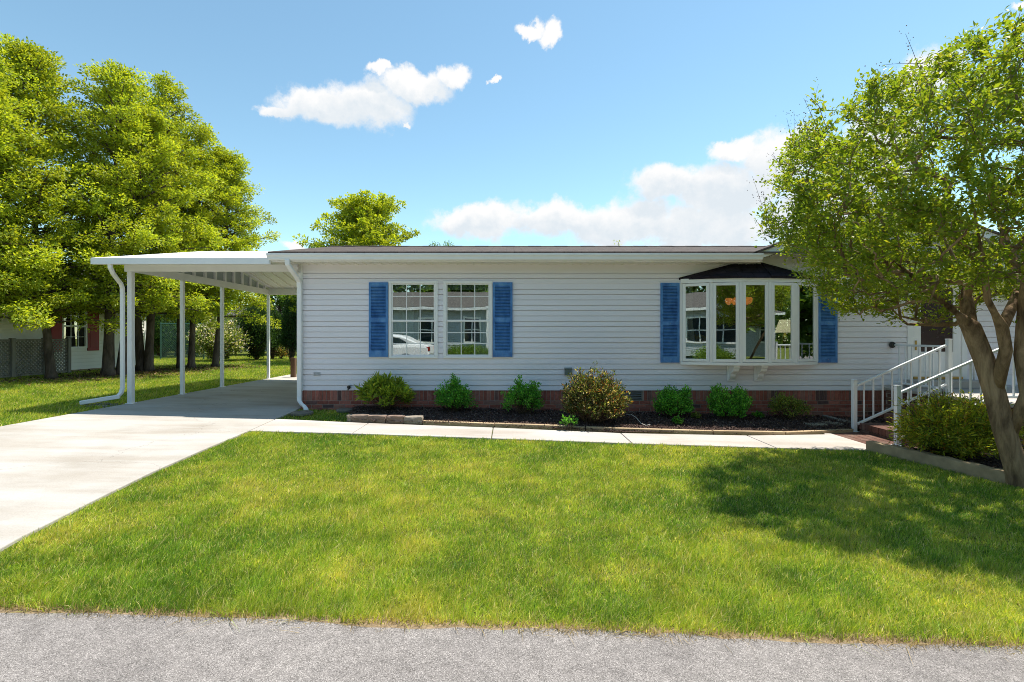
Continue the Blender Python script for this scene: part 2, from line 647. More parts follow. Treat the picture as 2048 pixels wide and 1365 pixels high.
def fbm(x, y, scale, seed=0):
    return (vnoise(x, y, scale, seed) * 0.5 + vnoise(x, y, scale * 2.1, seed + 1) * 0.3 + vnoise(x, y, scale * 4.3, seed + 2) * 0.2)


def inpoly(x, y, poly):
    r = np.zeros(len(x), bool)
    n = len(poly)
    for i in range(n):
        x0, y0 = poly[i][0], poly[i][1]
        x1, y1 = poly[(i + 1) % n][0], poly[(i + 1) % n][1]
        c = ((y0 > y) != (y1 > y))
        with np.errstate(divide='ignore', invalid='ignore'):
            xx = (x1 - x0) * (y - y0) / (y1 - y0 + 1e-12) + x0
        r ^= c & (x < xx)
    return r


def unit(a):
    return a / (np.linalg.norm(a, axis=1, keepdims=True) + 1e-9)


def leaf_mesh(C, D, Nn, ln, wd, fold=0.18):
    """kite shaped, folded leaves: base points C, directions D, normals Nn"""
    D = unit(D)
    Sd = unit(np.cross(D, Nn))
    U = np.cross(Sd, D)
    ln = ln[:, None]
    wd = wd[:, None]
    v0 = C
    v1 = C + D * ln * 0.45 + Sd * wd * 0.5 + U * wd * fold
    v2 = C + D * ln - U * ln * 0.08
    v3 = C + D * ln * 0.45 - Sd * wd * 0.5 + U * wd * fold
    n = len(C)
    V = np.stack([v0, v1, v2, v3], 1).reshape(-1, 3)
    b = np.arange(n) * 4
    F = np.stack([np.stack([b, b + 1, b + 2], 1), np.stack([b, b + 2, b + 3], 1)], 1).reshape(-1, 3)
    return V, F


def pick(pal, n, rng, t=None):
    """colours from a palette of (weight, rgb)"""
    w = np.array([p[0] for p in pal], float)
    c = np.array([p[1] for p in pal], float)
    i = rng.choice(len(pal), n, p=w / w.sum())
    return c[i]


def rvec(rng, n):
    return unit(rng.normal(size=(n, 3)))
# ------------------------------------------------------------------ ground, road, paving
def ROADY(x):
    return 2.44 - 0.026 * x


def sheet(name, poly, lift, mat, thick=0.0, kind='structure', parent=None):
    mb = MB()
    if thick:
        mb.prism([(x, y, gz(x) + lift - thick) for x, y in poly], (0, 0, thick))
    else:
        mb.quad(*[(x, y, gz(x) + lift) for x, y in poly])
    o = mb.build(name, mat, parent)
    if kind:
        o['kind'] = kind
    return o


xs = sorted(set([-160, -60, -14, 12, 60, 160] + list(np.linspace(-14, 12, 14))))
ys = sorted(set([-80, -30, -10, 0, 10, 25, 60, 200]))
V = [(x, y, gz(x)) for y in ys for x in xs]
nx = len(xs)
F = [(j * nx + i, j * nx + i + 1, (j + 1) * nx + i + 1, (j + 1) * nx + i) for j in range(len(ys) - 1) for i in range(nx - 1)]
g = MB()
g.add(V, F)
g.build('ground', 'soil', fix=False)['kind'] = 'structure'

r = MB()
rx = [-60, -30, -14, -7.3] + [-4 + 0.11 * i for i in range(127)] + [12, 30, 60]
rw_ = random.Random(2)
V = [(x, y, gz(x) + 0.004) for x in rx for y in (-4.0, -0.8, ROADY(x) + (rw_.uniform(-0.014, 0.014) + 0.018 * math.sin(x * 3.1) if -4 < x < 10 else 0))]
F = [(i * 3 + j, (i + 1) * 3 + j, (i + 1) * 3 + j + 1, i * 3 + j + 1) for i in range(len(rx) - 1) for j in range(2)]
r.add(V, F)
r.build('road', 'asphalt', fix=False)['kind'] = 'structure'

dv = MB()
front = [(-7.28, 2.62), (-3.08, 2.53), (-3.22, 2.8), (-3.36, 3.3), (-3.50, 4.1), (-3.62, 4.9), (-3.70, 5.8), (-3.77, 6.97), (-3.86, 8.0), (-3.92, 8.97), (-7.28, 8.97)]
rear = [(-7.28, 8.982), (-3.955, 8.982), (-3.955, 16.4), (-7.28, 16.4)]
for poly in (front, rear):
    dv.prism([(x, y, gz(x) - 0.06) for x, y in poly], (0, 0, 0.085))
dv.build('driveway', 'drive', bevel=0.008)['kind'] = 'structure'

# walkway: five poured slabs
far = [(-3.84, 7.96), (-2.26, 7.76), (-0.25, 7.62), (1.71, 7.40), (3.66, 7.43), (5.0, 7.62), (5.72, 7.9)]
near = [(-3.75, 6.97), (-2.26, 6.95), (-0.25, 6.83), (1.71, 6.70), (3.66, 6.62), (5.0, 6.60), (5.72, 6.72)]
wk = MB()
for i in range(4):
    e = 0.006
    poly = [(near[i][0] + e, near[i][1]), (near[i + 1][0] - e, near[i + 1][1]), (far[i + 1][0] - e, far[i + 1][1]), (far[i][0] + e, far[i][1])]
    wk.prism([(x, y, gz(x) - 0.05) for x, y in poly], (0, 0, 0.08))
poly = [(3.666, 6.62), (5.0, 6.60), (5.16, 6.62), (5.16, 7.95), (5.0, 7.66), (3.666, 7.43)]
wk.prism([(x, y, gz(x) - 0.05) for x, y in poly], (0, 0, 0.08))
wk.build('walkway', 'walk', bevel=0.01)['kind'] = 'structure'

# ------------------------------------------------------------------ the house
house = thing('house', (2.5, 11.8, gz(2.5)), 'long single storey lavender grey vinyl sided house with blue shutters and brick skirting', 'house')
HX0, HX1 = -3.94, 13.0
ZB = 0.362                 # top of the brick
ZS = 2.573                 # top of the lap siding
ZT = 2.735                 # soffit
COURSE = (ZS - ZB) / 22
BACK = 14.5

bowX = [3.235, 3.72, 4.22, 4.747, 5.27, 5.79]
bowY = [9.10, 8.90, 8.80, 8.80, 8.90, 9.10]
BZ0, BZ1 = 0.848, 2.457
OPEN = [(-2.20, -1.40, 1.02, 2.37), (-1.175, -0.37, 1.02, 2.37), (3.30, 5.72, 0.95, 2.40), (7.62, 8.50, 0.60, 2.45), (10.03, 10.9, 1.02, 2.37)]


def lap(mb, fn, u0, u1, zb, zt, course, opens=(), out=0.015, clip=None, groove=0.1):
    """lap siding; fn(u, outward, z) gives the world point"""
    n = int(round((zt - zb) / course))
    for k in range(n):
        a, b = zb + k * course, zb + (k + 1) * course
        brk = sorted(set([a, b] + [z for o in opens for z in (o[2], o[3]) if a < z < b] + ([a + (b - a) * q / 6 for q in range(1, 6)] if clip else [])))
        for j in range(len(brk) - 1):
            p, q = brk[j], brk[j + 1]
            m = (p + q) / 2
            segs = [(u0, u1)]
            if clip:
                c = clip(m)
                if c is None:
                    continue
                segs = [c]
            for o in opens:
                if o[2] < m < o[3]:
                    ns = []
                    for (s0, s1) in segs:
                        if o[1] <= s0 or o[0] >= s1:
                            ns.append((s0, s1))
                        else:
                            if o[0] > s0:
                                ns.append((s0, o[0]))
                            if o[1] < s1:
                                ns.append((o[1], s1))
                    segs = ns
            w = lambda z: 0.002 + (out - 0.002) * (1 - (z - a) / course)
            top_ = j == len(brk) - 2 and q - p > 0.02
            q2 = q - course * groove if top_ else q
            for (s0, s1) in segs:
                mb.quad(fn(s0, w(p), p), fn(s1, w(p), p), fn(s1, w(q2), q2), fn(s0, w(q2), q2))
                if top_:
                    mb.quad(fn(s0, w(q2), q2), fn(s1, w(q2), q2), fn(s1, -0.016, q2), fn(s0, -0.016, q2))
                    mb.quad(fn(s0, -0.016, q2), fn(s1, -0.016, q2), fn(s1, -0.016, q), fn(s0, -0.016, q))
                if j == 0:
                    mb.quad(fn(s0, w(p), p), fn(s0, -0.016, p), fn(s1, -0.016, p), fn(s1, w(p), p))


sd = MB()
fnf = lambda u, o, z: (u, WALL - o, z)
lap(sd, fnf, HX0, HX1, ZB, ZS, COURSE, OPEN)
fnl = lambda u, o, z: (HX0 - o, u, z)
lap(sd, fnl, WALL, BACK, ZB, ZS, COURSE)
fnr = lambda u, o, z: (HX1 + o, u, z)
lap(sd, fnr, WALL, BACK, ZB, ZS, COURSE)
fnb = lambda u, o, z: (u, BACK + o, z)
lap(sd, fnb, HX0, HX1, ZB, ZS, COURSE)
# gable of the left end, and the cross gable over the entrance
GA, GAZ, GSL = 7.1, 3.83, 0.36
GX0 = 4.55
for (f, c, a0, a1, ap, rise) in ((fnl, None, WALL - 0.1, BACK + 0.1, 11.8, 0.70),):
    lap(sd, f, a0, a1, ZS, ZS + 9 * COURSE, COURSE, clip=lambda z: (lambda t: (11.8 - (11.8 - a0) * (1 - t), 11.8 + (a1 - 11.8) * (1 - t)) if t < 1 else None)(max(0, (z - ZT) / rise)))
lap(sd, fnf, GX0, 2 * GA - GX0, ZT, ZT + 13 * COURSE, COURSE,
    clip=lambda z: (lambda d: (GA - d, GA + d) if d > 0.05 else None)((GAZ - 0.15 - z) / GSL))
sd.build('siding', 'siding', house, fix=False)
for (x0, x1, z0, z1) in OPEN:                       # reveals behind the openings
    sw = MB()
    for q in ((x0, x1, z0 - 0.02, z0), (x0, x1, z1, z1 + 0.02)):
        sw.box(q[0], q[1], WALL + 0.005, WALL + 0.14, q[2], q[3])
    for q in ((x0 - 0.02, x0), (x1, x1 + 0.02)):
        sw.box(q[0], q[1], WALL + 0.005, WALL + 0.14, z0 - 0.02, z1 + 0.02)
    sw.build('window_reveal', 'vinyl', house)

# the frieze board under the soffit
fb = MB()
fb.box(HX0 - 0.012, GX0 + 0.6, WALL - 0.006, WALL + 0.02, ZS, ZT + 0.02)
fb.box(GX0 + 0.6, HX1, WALL - 0.004, WALL + 0.02, ZS, ZT + 0.01)
fb.build('frieze_board', 'siding', house)
ct = MB()
ct.box(HX0 - 0.022, HX0 + 0.055, WALL - 0.022, WALL - 0.004, ZB - 0.01, ZT)
ct.box(HX0 - 0.022, HX0 - 0.004, WALL - 0.004, WALL + 0.06, ZB - 0.01, ZT)
ct.build('corner_trim', 'white', house)

# brick skirting: a soldier course above running courses
bk = MB()
rb = random.Random(3)
x = HX0 + 0.005
while x < HX1:
    if not (2.13 - 0.03 < x < 2.50):
        bk.box(x, x + 0.0605, WALL + 0.004 + rb.uniform(-.002, .002), WALL + 0.09, ZB - 0.193, ZB - 0.004)
    x += 0.0705
z = ZB - 0.205
row = 0
while z > -0.45:
    x = HX0 + (0.105 if row % 2 else 0) - 0.1
    while x < HX1:
        a, b = max(x, HX0), min(x + 0.2, HX1)
        if b - a > 0.03 and z > gz(a) - 0.1:
            bk.box(a, b, WALL + 0.004 + rb.uniform(-.002, .002), WALL + 0.09, z - 0.057, z)
        x += 0.21
    z -= 0.067
    row += 1
# return along the carport side
y = WALL + 0.1
while y < BACK:
    bk.box(HX0 + 0.004, HX0 + 0.09, y, y + 0.0605, ZB - 0.193, ZB - 0.004)
    for k in range(3):
        bk.box(HX0 + 0.004, HX0 + 0.09, y, y + 0.0605, ZB - 0.205 - k * 0.067 - 0.057, ZB - 0.205 - k * 0.067)
    y += 0.0705
bk.build('brick_skirting', 'brick', house, bevel=0.002)
mo = MB()
mo.box(HX0 + 0.012, HX1, WALL + 0.011, WALL + 0.1, -0.5, ZB - 0.001)
mo.box(HX0 + 0.012, HX0 + 0.1, WALL + 0.1, BACK, -0.5, ZB - 0.001)
mo.build('mortar', 'mortar', house)
fv = MB()
fv.box(2.128, 2.512, WALL - 0.002, WALL + 0.012, 0.170, 0.180)
fv.box(2.128, 2.512, WALL - 0.002, WALL + 0.012, 0.344, 0.356)
fv.box(2.128, 2.14, WALL - 0.002, WALL + 0.012, 0.18, 0.344)
fv.box(2.50, 2.512, WALL - 0.002, WALL + 0.012, 0.18, 0.344)
for k in range(5):
    zz = 0.197 + k * 0.032
    pts = [(2.14 + 0.36 * i / 8, WALL + 0.001, zz + 0.003 * math.sin(i * .5 + k)) for i in range(9)]
    fv.rtube(pts, 0.012, 0.013, (0, 1, 0.6))
fv.build('crawlspace_vent', 'grey_metal', house)
MB().box(2.14, 2.5, WALL + 0.0095, WALL + 0.0105, 0.18, 0.344).build('vent_shade_sheet', 'black', house)  # black sheet standing in for the shade inside the vent

# soffit with its moulded ribs, fascia and gutter
EY = 8.75
so = MB()
so.box(HX0 - 0.35, GX0 + 0.05, EY + 0.02, WALL - 0.004, ZT, ZT + 0.012)
x = HX0 - 0.3
while x < GX0:
    so.box(x, x + 0.014, EY + 0.03, WALL - 0.008, ZT - 0.009, ZT)
    x += 0.155
so.build('soffit', 'cream_trim', house)
MB().box(HX0 - 0.37, GX0 + 0.0, EY, EY + 0.02, ZT - 0.008, ZT + 0.135).build('fascia', 'white', house)
gt = MB()
prof = [(0, 0.0), (-0.062, 0.0), (-0.082, 0.022), (-0.086, 0.062), (-0.108, 0.092), (-0.108, 0.122), (-0.098, 0.122), (-0.098, 0.096), (-0.078, 0.066), (-0.074, 0.026), (-0.060, 0.008), (0, 0.008)]
gt.prism([(HX0 - 0.40, EY - 0.002 + a, ZT + 0.012 + b) for a, b in prof], (GX0 + 0.40 - HX0, 0, 0))
gt.build('gutter', 'white', house)
ds = MB()
dx = HX0 + 0.02
ds.rtube([(dx - 0.06, 8.68, ZT + 0.03), (dx - 0.055, 8.69, ZT - 0.06), (dx - 0.03, 8.80, ZT - 0.16), (dx - 0.005, 8.93, ZT - 0.25), (dx, 9.03, ZT - 0.33), (dx, 9.05, ZT - 0.45), (dx, 9.05, 0.25),
          (dx + 0.01, 9.03, 0.17), (dx + 0.06, 8.99, 0.12), (dx + 0.14, 8.93, 0.085), (dx + 0.19, 8.89, 0.05), (dx + 0.20, 8.87, 0.015)], 0.085, 0.065, (1, 0, 0))
ds.build('downspout', 'white', house, bevel=0.012)

# main roof
RZ = 3.53
rf = MB()
rx0, rx1 = HX0 - 0.40, HX1 + 0.4
for (ya, za, yb, zb) in ((EY - 0.06, ZT + 0.135, 11.8, RZ), (BACK + 0.37, ZT + 0.135, 11.8, RZ)):
    rf.prism([(rx0, ya, za), (rx1, ya, za), (rx1, yb, zb), (rx0, yb, zb)], (0, 0, 0.035))
main_roof = rf.build('roof', 'shingle', house)
rc = MB()
for i in range(56):
    xa = rx0 + i * 0.32
    rc.prism([(xa, 11.62, RZ - 0.005), (xa + 0.319, 11.62, RZ - 0.005), (xa + 0.319, 11.8, RZ + 0.040), (xa, 11.8, RZ + 0.040)], (0, 0, 0.012 + 0.004 * (i % 2)))
rc.build('ridge_cap', 'shingle', main_roof)

# cross gable on the right: rakes, soffit, roof planes running back into the main roof
gb = MB()
for s in (-1, 1):
    e0 = Vector((GA + s * (GA - GX0 + 0.06), EY - 0.03, GAZ - GSL * (GA - GX0 + 0.06)))
    a0 = Vector((GA, EY - 0.03, GAZ))
    gb.prism([e0, a0, a0 - Vector((0, 0, 0.14)), e0 - Vector((0, 0, 0.12))], (0, 0.024, 0))
gb.build('rake_board', 'white', house)
gs = MB()
for s in (-1, 1):
    e0 = Vector((GA + s * (GA - GX0 + 0.02), EY, GAZ - GSL * (GA - GX0 + 0.02) - 0.13))
    a0 = Vector((GA, EY, GAZ - 0.13))
    gs.prism([e0, a0, a0 + Vector((0, WALL - EY - 0.006, 0)), e0 + Vector((0, WALL - EY - 0.006, 0))], (0, 0, 0.012))
gs.build('gable_soffit', 'cream_trim', house)
gr = MB()
for s in (-1, 1):
    e0 = Vector((GA + s * (GA - GX0 + 0.14), EY - 0.06, GAZ - GSL * (GA - GX0 + 0.14) + 0.004))
    a0 = Vector((GA, EY - 0.06, GAZ + 0.004))
    gr.prism([e0, a0, a0 + Vector((0, 5.2, 0)), e0 + Vector((0, 0.9, 0))], (0, 0, 0.035))
gr.build('gable_roof', 'shingle', house)

# small gabled hood over the front door
pr = MB()
PHX, PHS, PHZ, PHY = 8.06, 0.16, 2.78, 8.56
for s in (-1, 1):
    w = 2.17
    e0 = Vector((PHX + s * w, PHY, PHZ - PHS * w))
    a0 = Vector((PHX, PHY, PHZ))
    pr.prism([e0, a0, a0 - Vector((0, 0, 0.14)), e0 - Vector((0, 0, 0.13))], (0, 0.024, 0))
pr.build('door_hood_fascia', 'white', house)
pq = MB()
for s in (-1, 1):
    w = 2.20
    e0 = Vector((PHX + s * w, PHY - 0.02, PHZ - PHS * w + 0.006))
    a0 = Vector((PHX, PHY - 0.02, PHZ + 0.006))
    pq.prism([e0, a0, a0 + Vector((0, WALL - PHY, 0)), e0 + Vector((0, WALL - PHY, 0))], (0, 0, 0.03))
pq.build('door_hood', 'shingle', house)

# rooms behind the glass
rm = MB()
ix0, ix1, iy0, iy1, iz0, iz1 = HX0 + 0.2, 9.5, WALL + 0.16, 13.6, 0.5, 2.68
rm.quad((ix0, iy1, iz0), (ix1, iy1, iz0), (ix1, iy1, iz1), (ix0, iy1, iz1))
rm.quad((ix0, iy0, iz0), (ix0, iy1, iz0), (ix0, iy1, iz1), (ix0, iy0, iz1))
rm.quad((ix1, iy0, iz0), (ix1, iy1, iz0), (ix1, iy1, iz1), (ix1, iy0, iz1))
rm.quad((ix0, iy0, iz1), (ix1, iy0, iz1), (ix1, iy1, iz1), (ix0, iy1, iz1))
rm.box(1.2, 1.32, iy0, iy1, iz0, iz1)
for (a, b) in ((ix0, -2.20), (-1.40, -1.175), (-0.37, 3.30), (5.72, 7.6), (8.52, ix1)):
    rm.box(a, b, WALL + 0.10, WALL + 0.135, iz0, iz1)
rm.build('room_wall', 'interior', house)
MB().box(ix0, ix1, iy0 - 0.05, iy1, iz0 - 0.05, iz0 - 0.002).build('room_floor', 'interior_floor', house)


# ---- double hung windows
def window(x0, x1, z0, z1):
    f = MB()
    t = 0.052
    ya, yb = WALL - 0.035, WALL + 0.03
    f.box(x0, x1, ya, yb, z1 - t * 0.85, z1)
    f.box(x0, x1, ya, yb, z0, z0 + t * 0.75)
    f.box(x0, x0 + t * 1.05, ya + .001, yb, z0 + t * 0.75, z1 - t * 0.85)
    f.box(x1 - t * 1.05, x1, ya + .001, yb, z0 + t * 0.75, z1 - t * 0.85)
    w = f.build('window', 'vinyl', house, bevel=0.004)
    ax, bx, az, bz = x0 + t * 1.05, x1 - t * 1.05, z0 + t * 0.75, z1 - t * 0.85
    mid = az + (bz - az) * 0.475
    s = MB()
    for (p, q, yo, top) in ((mid, bz, 0.0, 1), (az, mid + 0.02, 0.016, 0)):
        y0, y1 = WALL - 0.022 + yo, WALL + 0.0 + yo
        u = 0.022
        s.box(ax, bx, y0 - (0.004 if top else 0), y1, p, p + (0.036 if top else 0.03))
        s.box(ax, bx, y0, y1, q - u, q)
        s.box(ax, ax + u, y0 + .001, y1, p + 0.03, q - u)
        s.box(bx - u, bx, y0 + .001, y1, p + 0.03, q - u)
    s.build('sash', 'vinyl', w, bevel=0.003)
    gl = MB()
    gr_ = MB()
    for (p, q, yo) in ((mid + 0.036, bz - 0.022, 0.0), (az + 0.03, mid, 0.016)):
        gl.box(ax + 0.02, bx - 0.02, WALL - 0.010 + yo, WALL - 0.007 + yo, p - 0.005, q + 0.004)
        for k in (1, 2):
            xx = ax + 0.022 + (bx - ax - 0.044) * k / 3
            gr_.box(xx - 0.0075, xx + 0.0075, WALL - 0.0155 + yo, WALL - 0.0105 + yo, p, q)
            zz = p + (q - p) * k / 3
            gr_.box(ax + 0.022, bx - 0.022, WALL - 0.016 + yo, WALL - 0.011 + yo, zz - 0.0075, zz + 0.0075)
    gl.build('pane', 'glass', w)
    gr_.build('grille', 'vinyl', w)
    return w


window(-2.264, -1.340, 0.966, 2.419)
window(-1.236, -0.311, 0.966, 2.419)
window(9.98, 10.95, 0.966, 2.419)


def shutter(x0, x1, z0, z1):
    f = MB()
    y0, y1 = WALL - 0.045, WALL - 0.012
    st, mr = 0.042, 0.075
    zm = z0 + (z1 - z0) * 0.495
    f.box(x0, x0 + st, y0, y1, z0, z1)
    f.box(x1 - st, x1, y0, y1, z0, z1)
    f.box(x0 + st, x1 - st, y0 + .003, y1, z1 - 0.065, z1)
    f.box(x0 + st, x1 - st, y0 + .003, y1, z0, z0 + 0.115)
    f.box(x0 + st, x1 - st, y0 + .003, y1, zm - mr / 2, zm + mr / 2)
    f.box(x0 + st, x1 - st, y1 - .006, y1, z0 + 0.115, z1 - 0.065)
    s = f.build('shutter', 'shutter', house, bevel=0.003)
    l = MB()
    for (a, b) in ((z0 + 0.115, zm - mr / 2), (zm + mr / 2, z1 - 0.065)):
        n = int((b - a) / 0.0265)
        for k in range(n):
            c = a + (b - a) * (k + 0.5) / n
            l.obox(((x0 + x1) / 2, (y0 + y1) / 2 - 0.002, c), ((x1 - x0) / 2 - st - .001, 0, 0), (0, 0.013, 0.011), (0, -0.0025, 0.003))
    l.build('louvers', 'shutter', s)
    k = MB()
    for zz in (z0 + 0.055, zm, z1 - 0.033):
        MB().lathe([(0.006, 0), (0.006, 0.005), (0.003, 0.006)], ((x0 + x1) / 2, y0 - 0.003, zz), 8, 'y').build('screw', 'grey_metal', s)


shutter(-2.632, -2.274, 0.994, 2.395)
shutter(-0.301, 0.066, 0.994, 2.395)
shutter(2.850, 3.205, 0.885, 2.383)
shutter(5.815, 6.170, 0.885, 2.383)
shutter(9.60, 9.96, 0.95, 2.39)

# ---- bow window: five lights on a shallow curve
bw = MB()
top = [(bowX[i], bowY[i]) for i in range(6)]


def bowband(mb, z0, z1, out, inn):
    for i in range(5):
        a, b = Vector((*top[i], 0)), Vector((*top[i + 1], 0))
        t = (b - a).normalized()
        n = Vector((t.y, -t.x, 0))
        e = t * 0.004
        mb.prism([a + n * out - e + Vector((0, 0, z0)), b + n * out + e + Vector((0, 0, z0)), b - n * inn + Vector((0, 0, z0)), a - n * inn + Vector((0, 0, z0))], (0, 0, z1 - z0))


bowband(bw, BZ1 - 0.085, BZ1, 0.02, 0.10)
bowband(bw, BZ0, BZ0 + 0.055, 0.02, 0.10)
for i in range(6):
    x, y = top[i]
    bw.box(x - 0.03, x + 0.03, y - 0.012, y + 0.06, BZ0 + 0.055, BZ1 - 0.085)
bow = bw.build('bow_window', 'vinyl', house, bevel=0.004)
# floor and ceiling boards of the bow
for nm, z0, z1 in (('seat_board', BZ0 + 0.002, BZ0 + 0.05), ('head_board', BZ1 - 0.08, BZ1 - 0.003)):
    MB().prism([(x, y + 0.03, z0) for x, y in top] + [(bowX[5], 9.26, z0), (bowX[0], 9.26, z0)], (0, 0, z1 - z0)).build(nm, 'vinyl', bow)
for i in range(5):
    a, b = Vector((*top[i], 0)), Vector((*top[i + 1], 0))
    t = (b - a).normalized()
    n = Vector((t.y, -t.x, 0))
    L = (b - a).length
    z0, z1 = BZ0 + 0.062, BZ1 - 0.092
    fr = MB()
    w = 0.052
    p0, p1 = a + t * 0.034, b - t * 0.034
    fr.obox((p0 + t * w / 2) + Vector((0, 0, (z0 + z1) / 2)), t * w / 2, n * 0.018, Vector((0, 0, (z1 - z0) / 2)))
    fr.obox((p1 - t * w / 2) + Vector((0, 0, (z0 + z1) / 2)), t * w / 2, n * 0.018, Vector((0, 0, (z1 - z0) / 2)))
    c = (p0 + p1) / 2
    hl = (L - 0.068) / 2 - w
    fr.obox(c + Vector((0, 0, z0 + w / 2)), t * hl, n * 0.0175, Vector((0, 0, w / 2)))
    fr.obox(c + Vector((0, 0, z1 - w / 2)), t * hl, n * 0.0175, Vector((0, 0, w / 2)))
    fr.build('casement', 'vinyl', bow, bevel=0.004)
    MB().obox(c + Vector((0, 0, (z0 + z1) / 2)), t * (hl + 0.01), n * 0.002, Vector((0, 0, (z1 - z0) / 2 - w + 0.01))).build('pane', 'glass', bow)
br = MB()
for xc in (4.19, 4.70):                               # scrolled corbels
    pass
for xc in (4.175, 4.685):
    k = MB()
    pr_ = [(9.10, BZ0 - 0.002), (8.845, BZ0 - 0.002), (8.845, BZ0 - 0.04), (8.87, BZ0 - 0.07), (8.885, BZ0 - 0.11), (8.93, BZ0 - 0.135), (8.985, BZ0 - 0.16), (9.0, BZ0 - 0.21), (9.03, BZ0 - 0.255), (9.055, BZ0 - 0.27), (9.06, BZ0 - 0.285), (9.10, BZ0 - 0.285)]
    k.prism([(xc - 0.055, y, z) for y, z in pr_], (0.11, 0, 0))
    k.box(xc - 0.075, xc + 0.075, 9.075, 9.103, BZ0 - 0.305, BZ0 - 0.003)
    k.build('corbel', 'vinyl', bow, bevel=0.004)
rb_ = MB()
apL, apR = Vector((4.31, 9.105, 2.752)), Vector((4.745, 9.105, 2.752))
ev = []
for i in range(6):
    x, y = top[i]
    ox = -0.035 if i == 0 else (0.035 if i == 5 else 0)
    ev.append(Vector((x + ox, y - 0.05, BZ1 + 0.004)))
ev[0].y = ev[5].y = 9.105
fl = []
fl.append([ev[0], ev[1], apL])
fl.append([ev[1], ev[2], apL])
fl.append([ev[2], ev[3], apR, apL])
fl.append([ev[3], ev[4], apR])
fl.append([ev[4], ev[5], apR])
for p in fl:
    rb_.add(p, [tuple(range(len(p)))])
rb_.add([e for e in ev], [tuple(range(6))[::-1]])
bro = rb_.build('bow_roof', 'shingle_dark', bow)
sl = bro.modifiers.new('thick', 'SOLIDIFY')
sl.thickness = 0.022
sl.offset = 1
ft = MB()
ft.bar(ev[0] + Vector((0, -0.008, 0.035)), apL + Vector((0, -0.008, 0.035)), 0.012, 0.012)
ft.bar(apL + Vector((0, -0.008, 0.035)), apR + Vector((0, -0.008, 0.035)), 0.012, 0.012)
ft.bar(apR + Vector((0, -0.008, 0.035)), ev[5] + Vector((0, -0.008, 0.035)), 0.012, 0.012)
ft.build('flashing', 'white', bow)

# ---- front door
dr = MB()
dr.box(7.50, 7.60, WALL - 0.03, WALL + 0.05, 0.56, 2.47)
dr.box(8.52, 8.62, WALL - 0.03, WALL + 0.05, 0.56, 2.47)
dr.box(7.60, 8.52, WALL - 0.029, WALL + 0.05, 2.39, 2.47)
dtrim = dr.build('front_door', 'vinyl', house, bevel=0.004)
dl = MB()
X0, X1, Y0, Y1 = 7.60, 8.52, WALL - 0.012, WALL + 0.03
dl.box(X0, 7.76, Y0, Y1, 0.62, 2.39)
dl.box(8.37, X1, Y0, Y1, 0.62, 2.39)
dl.box(7.76, 8.37, Y0, Y1, 2.29, 2.39)
dl.box(7.76, 8.37, Y0, Y1, 0.62, 1.08)
dl.box(7.80, 8.33, Y0 - 0.008, Y0, 0.70, 0.98)
dl.box(7.74, 8.39, Y0 - 0.008, Y0, 1.065, 1.09)
dl.build('storm_door', 'vinyl', dtrim, bevel=0.004)
MB().box(7.755, 8.375, WALL + 0.004, WALL + 0.008, 1.075, 2.295).build('pane', 'door_glass', dtrim)
MB().box(7.6, 8.52, WALL + 0.07, WALL + 0.1, 0.62, 2.39).build('inner_door', 'wood_post', dtrim)
MB().box(7.60, 8.52, WALL - 0.05, WALL + 0.03, 0.575, 0.62).build('sill', 'brass', dtrim)
hd = MB()
hd.box(7.645, 7.675, Y0 - 0.012, Y0, 1.12, 1.30)
hd.tube([(7.66, Y0 - 0.012, 1.20), (7.66, Y0 - 0.05, 1.20), (7.72, Y0 - 0.055, 1.20)], 0.009, 8)
hd.build('handle', 'brass', dtrim)

# ---- small fittings on the wall
ob = MB()
ob.box(1.045, 1.175, WALL - 0.075, WALL - 0.006, 0.655, 0.765)
ob.prism([(1.035, WALL - 0.006, 0.785), (1.035, WALL - 0.088, 0.765), (1.185, WALL - 0.088, 0.765), (1.185, WALL - 0.006, 0.785)], (0, 0, 0.008))
ob.build('outlet_box', 'green_grey', house, bevel=0.006)
sv = MB()
sv.box(-3.68, -3.555, WALL - 0.022, WALL - 0.008, 0.64, 0.705)
for k in range(5):
    sv.box(-3.672 + k * 0.024, -3.66 + k * 0.024, WALL - 0.027, WALL - 0.022, 0.645, 0.70)
sv.build('dryer_vent', 'grey_plastic', house)
sp = MB()
sp.lathe([(0.035, 0), (0.035, 0.006), (0.012, 0.01), (0.012, 0.05)], (-3.0, WALL - 0.064, 0.425), 12, 'y')
sp.tube([(-3.0, WALL - 0.06, 0.425), (-3.0, WALL - 0.09, 0.42), (-3.0, WALL - 0.105, 0.395), (-3.0, WALL - 0.108, 0.375)], 0.012, 8)
sp.lathe([(0.03, -0.004), (0.032, 0.0), (0.03, 0.004)], (-2.975, WALL - 0.09, 0.455), 10, 'z')
sp.tube([(-2.985, WALL - 0.085, 0.43), (-2.975, WALL - 0.09, 0.455)], 0.006, 6)
sp.build('garden_tap', 'black', house)
ln = MB()
ln.box(7.29, 7.37, WALL - 0.03, WALL - 0.006, 2.2, 2.36)
ln.tube([(7.33, WALL - 0.02, 2.34), (7.33, WALL - 0.10, 2.38), (7.33, WALL - 0.13, 2.34)], 0.01, 8)
ln.lathe([(0.02, 0.11), (0.065, 0.08), (0.06, 0.07), (0.05, -0.09), (0.03, -0.11)], (7.33, WALL - 0.13, 2.22), 6)
ln.build('porch_lantern', 'black', house)

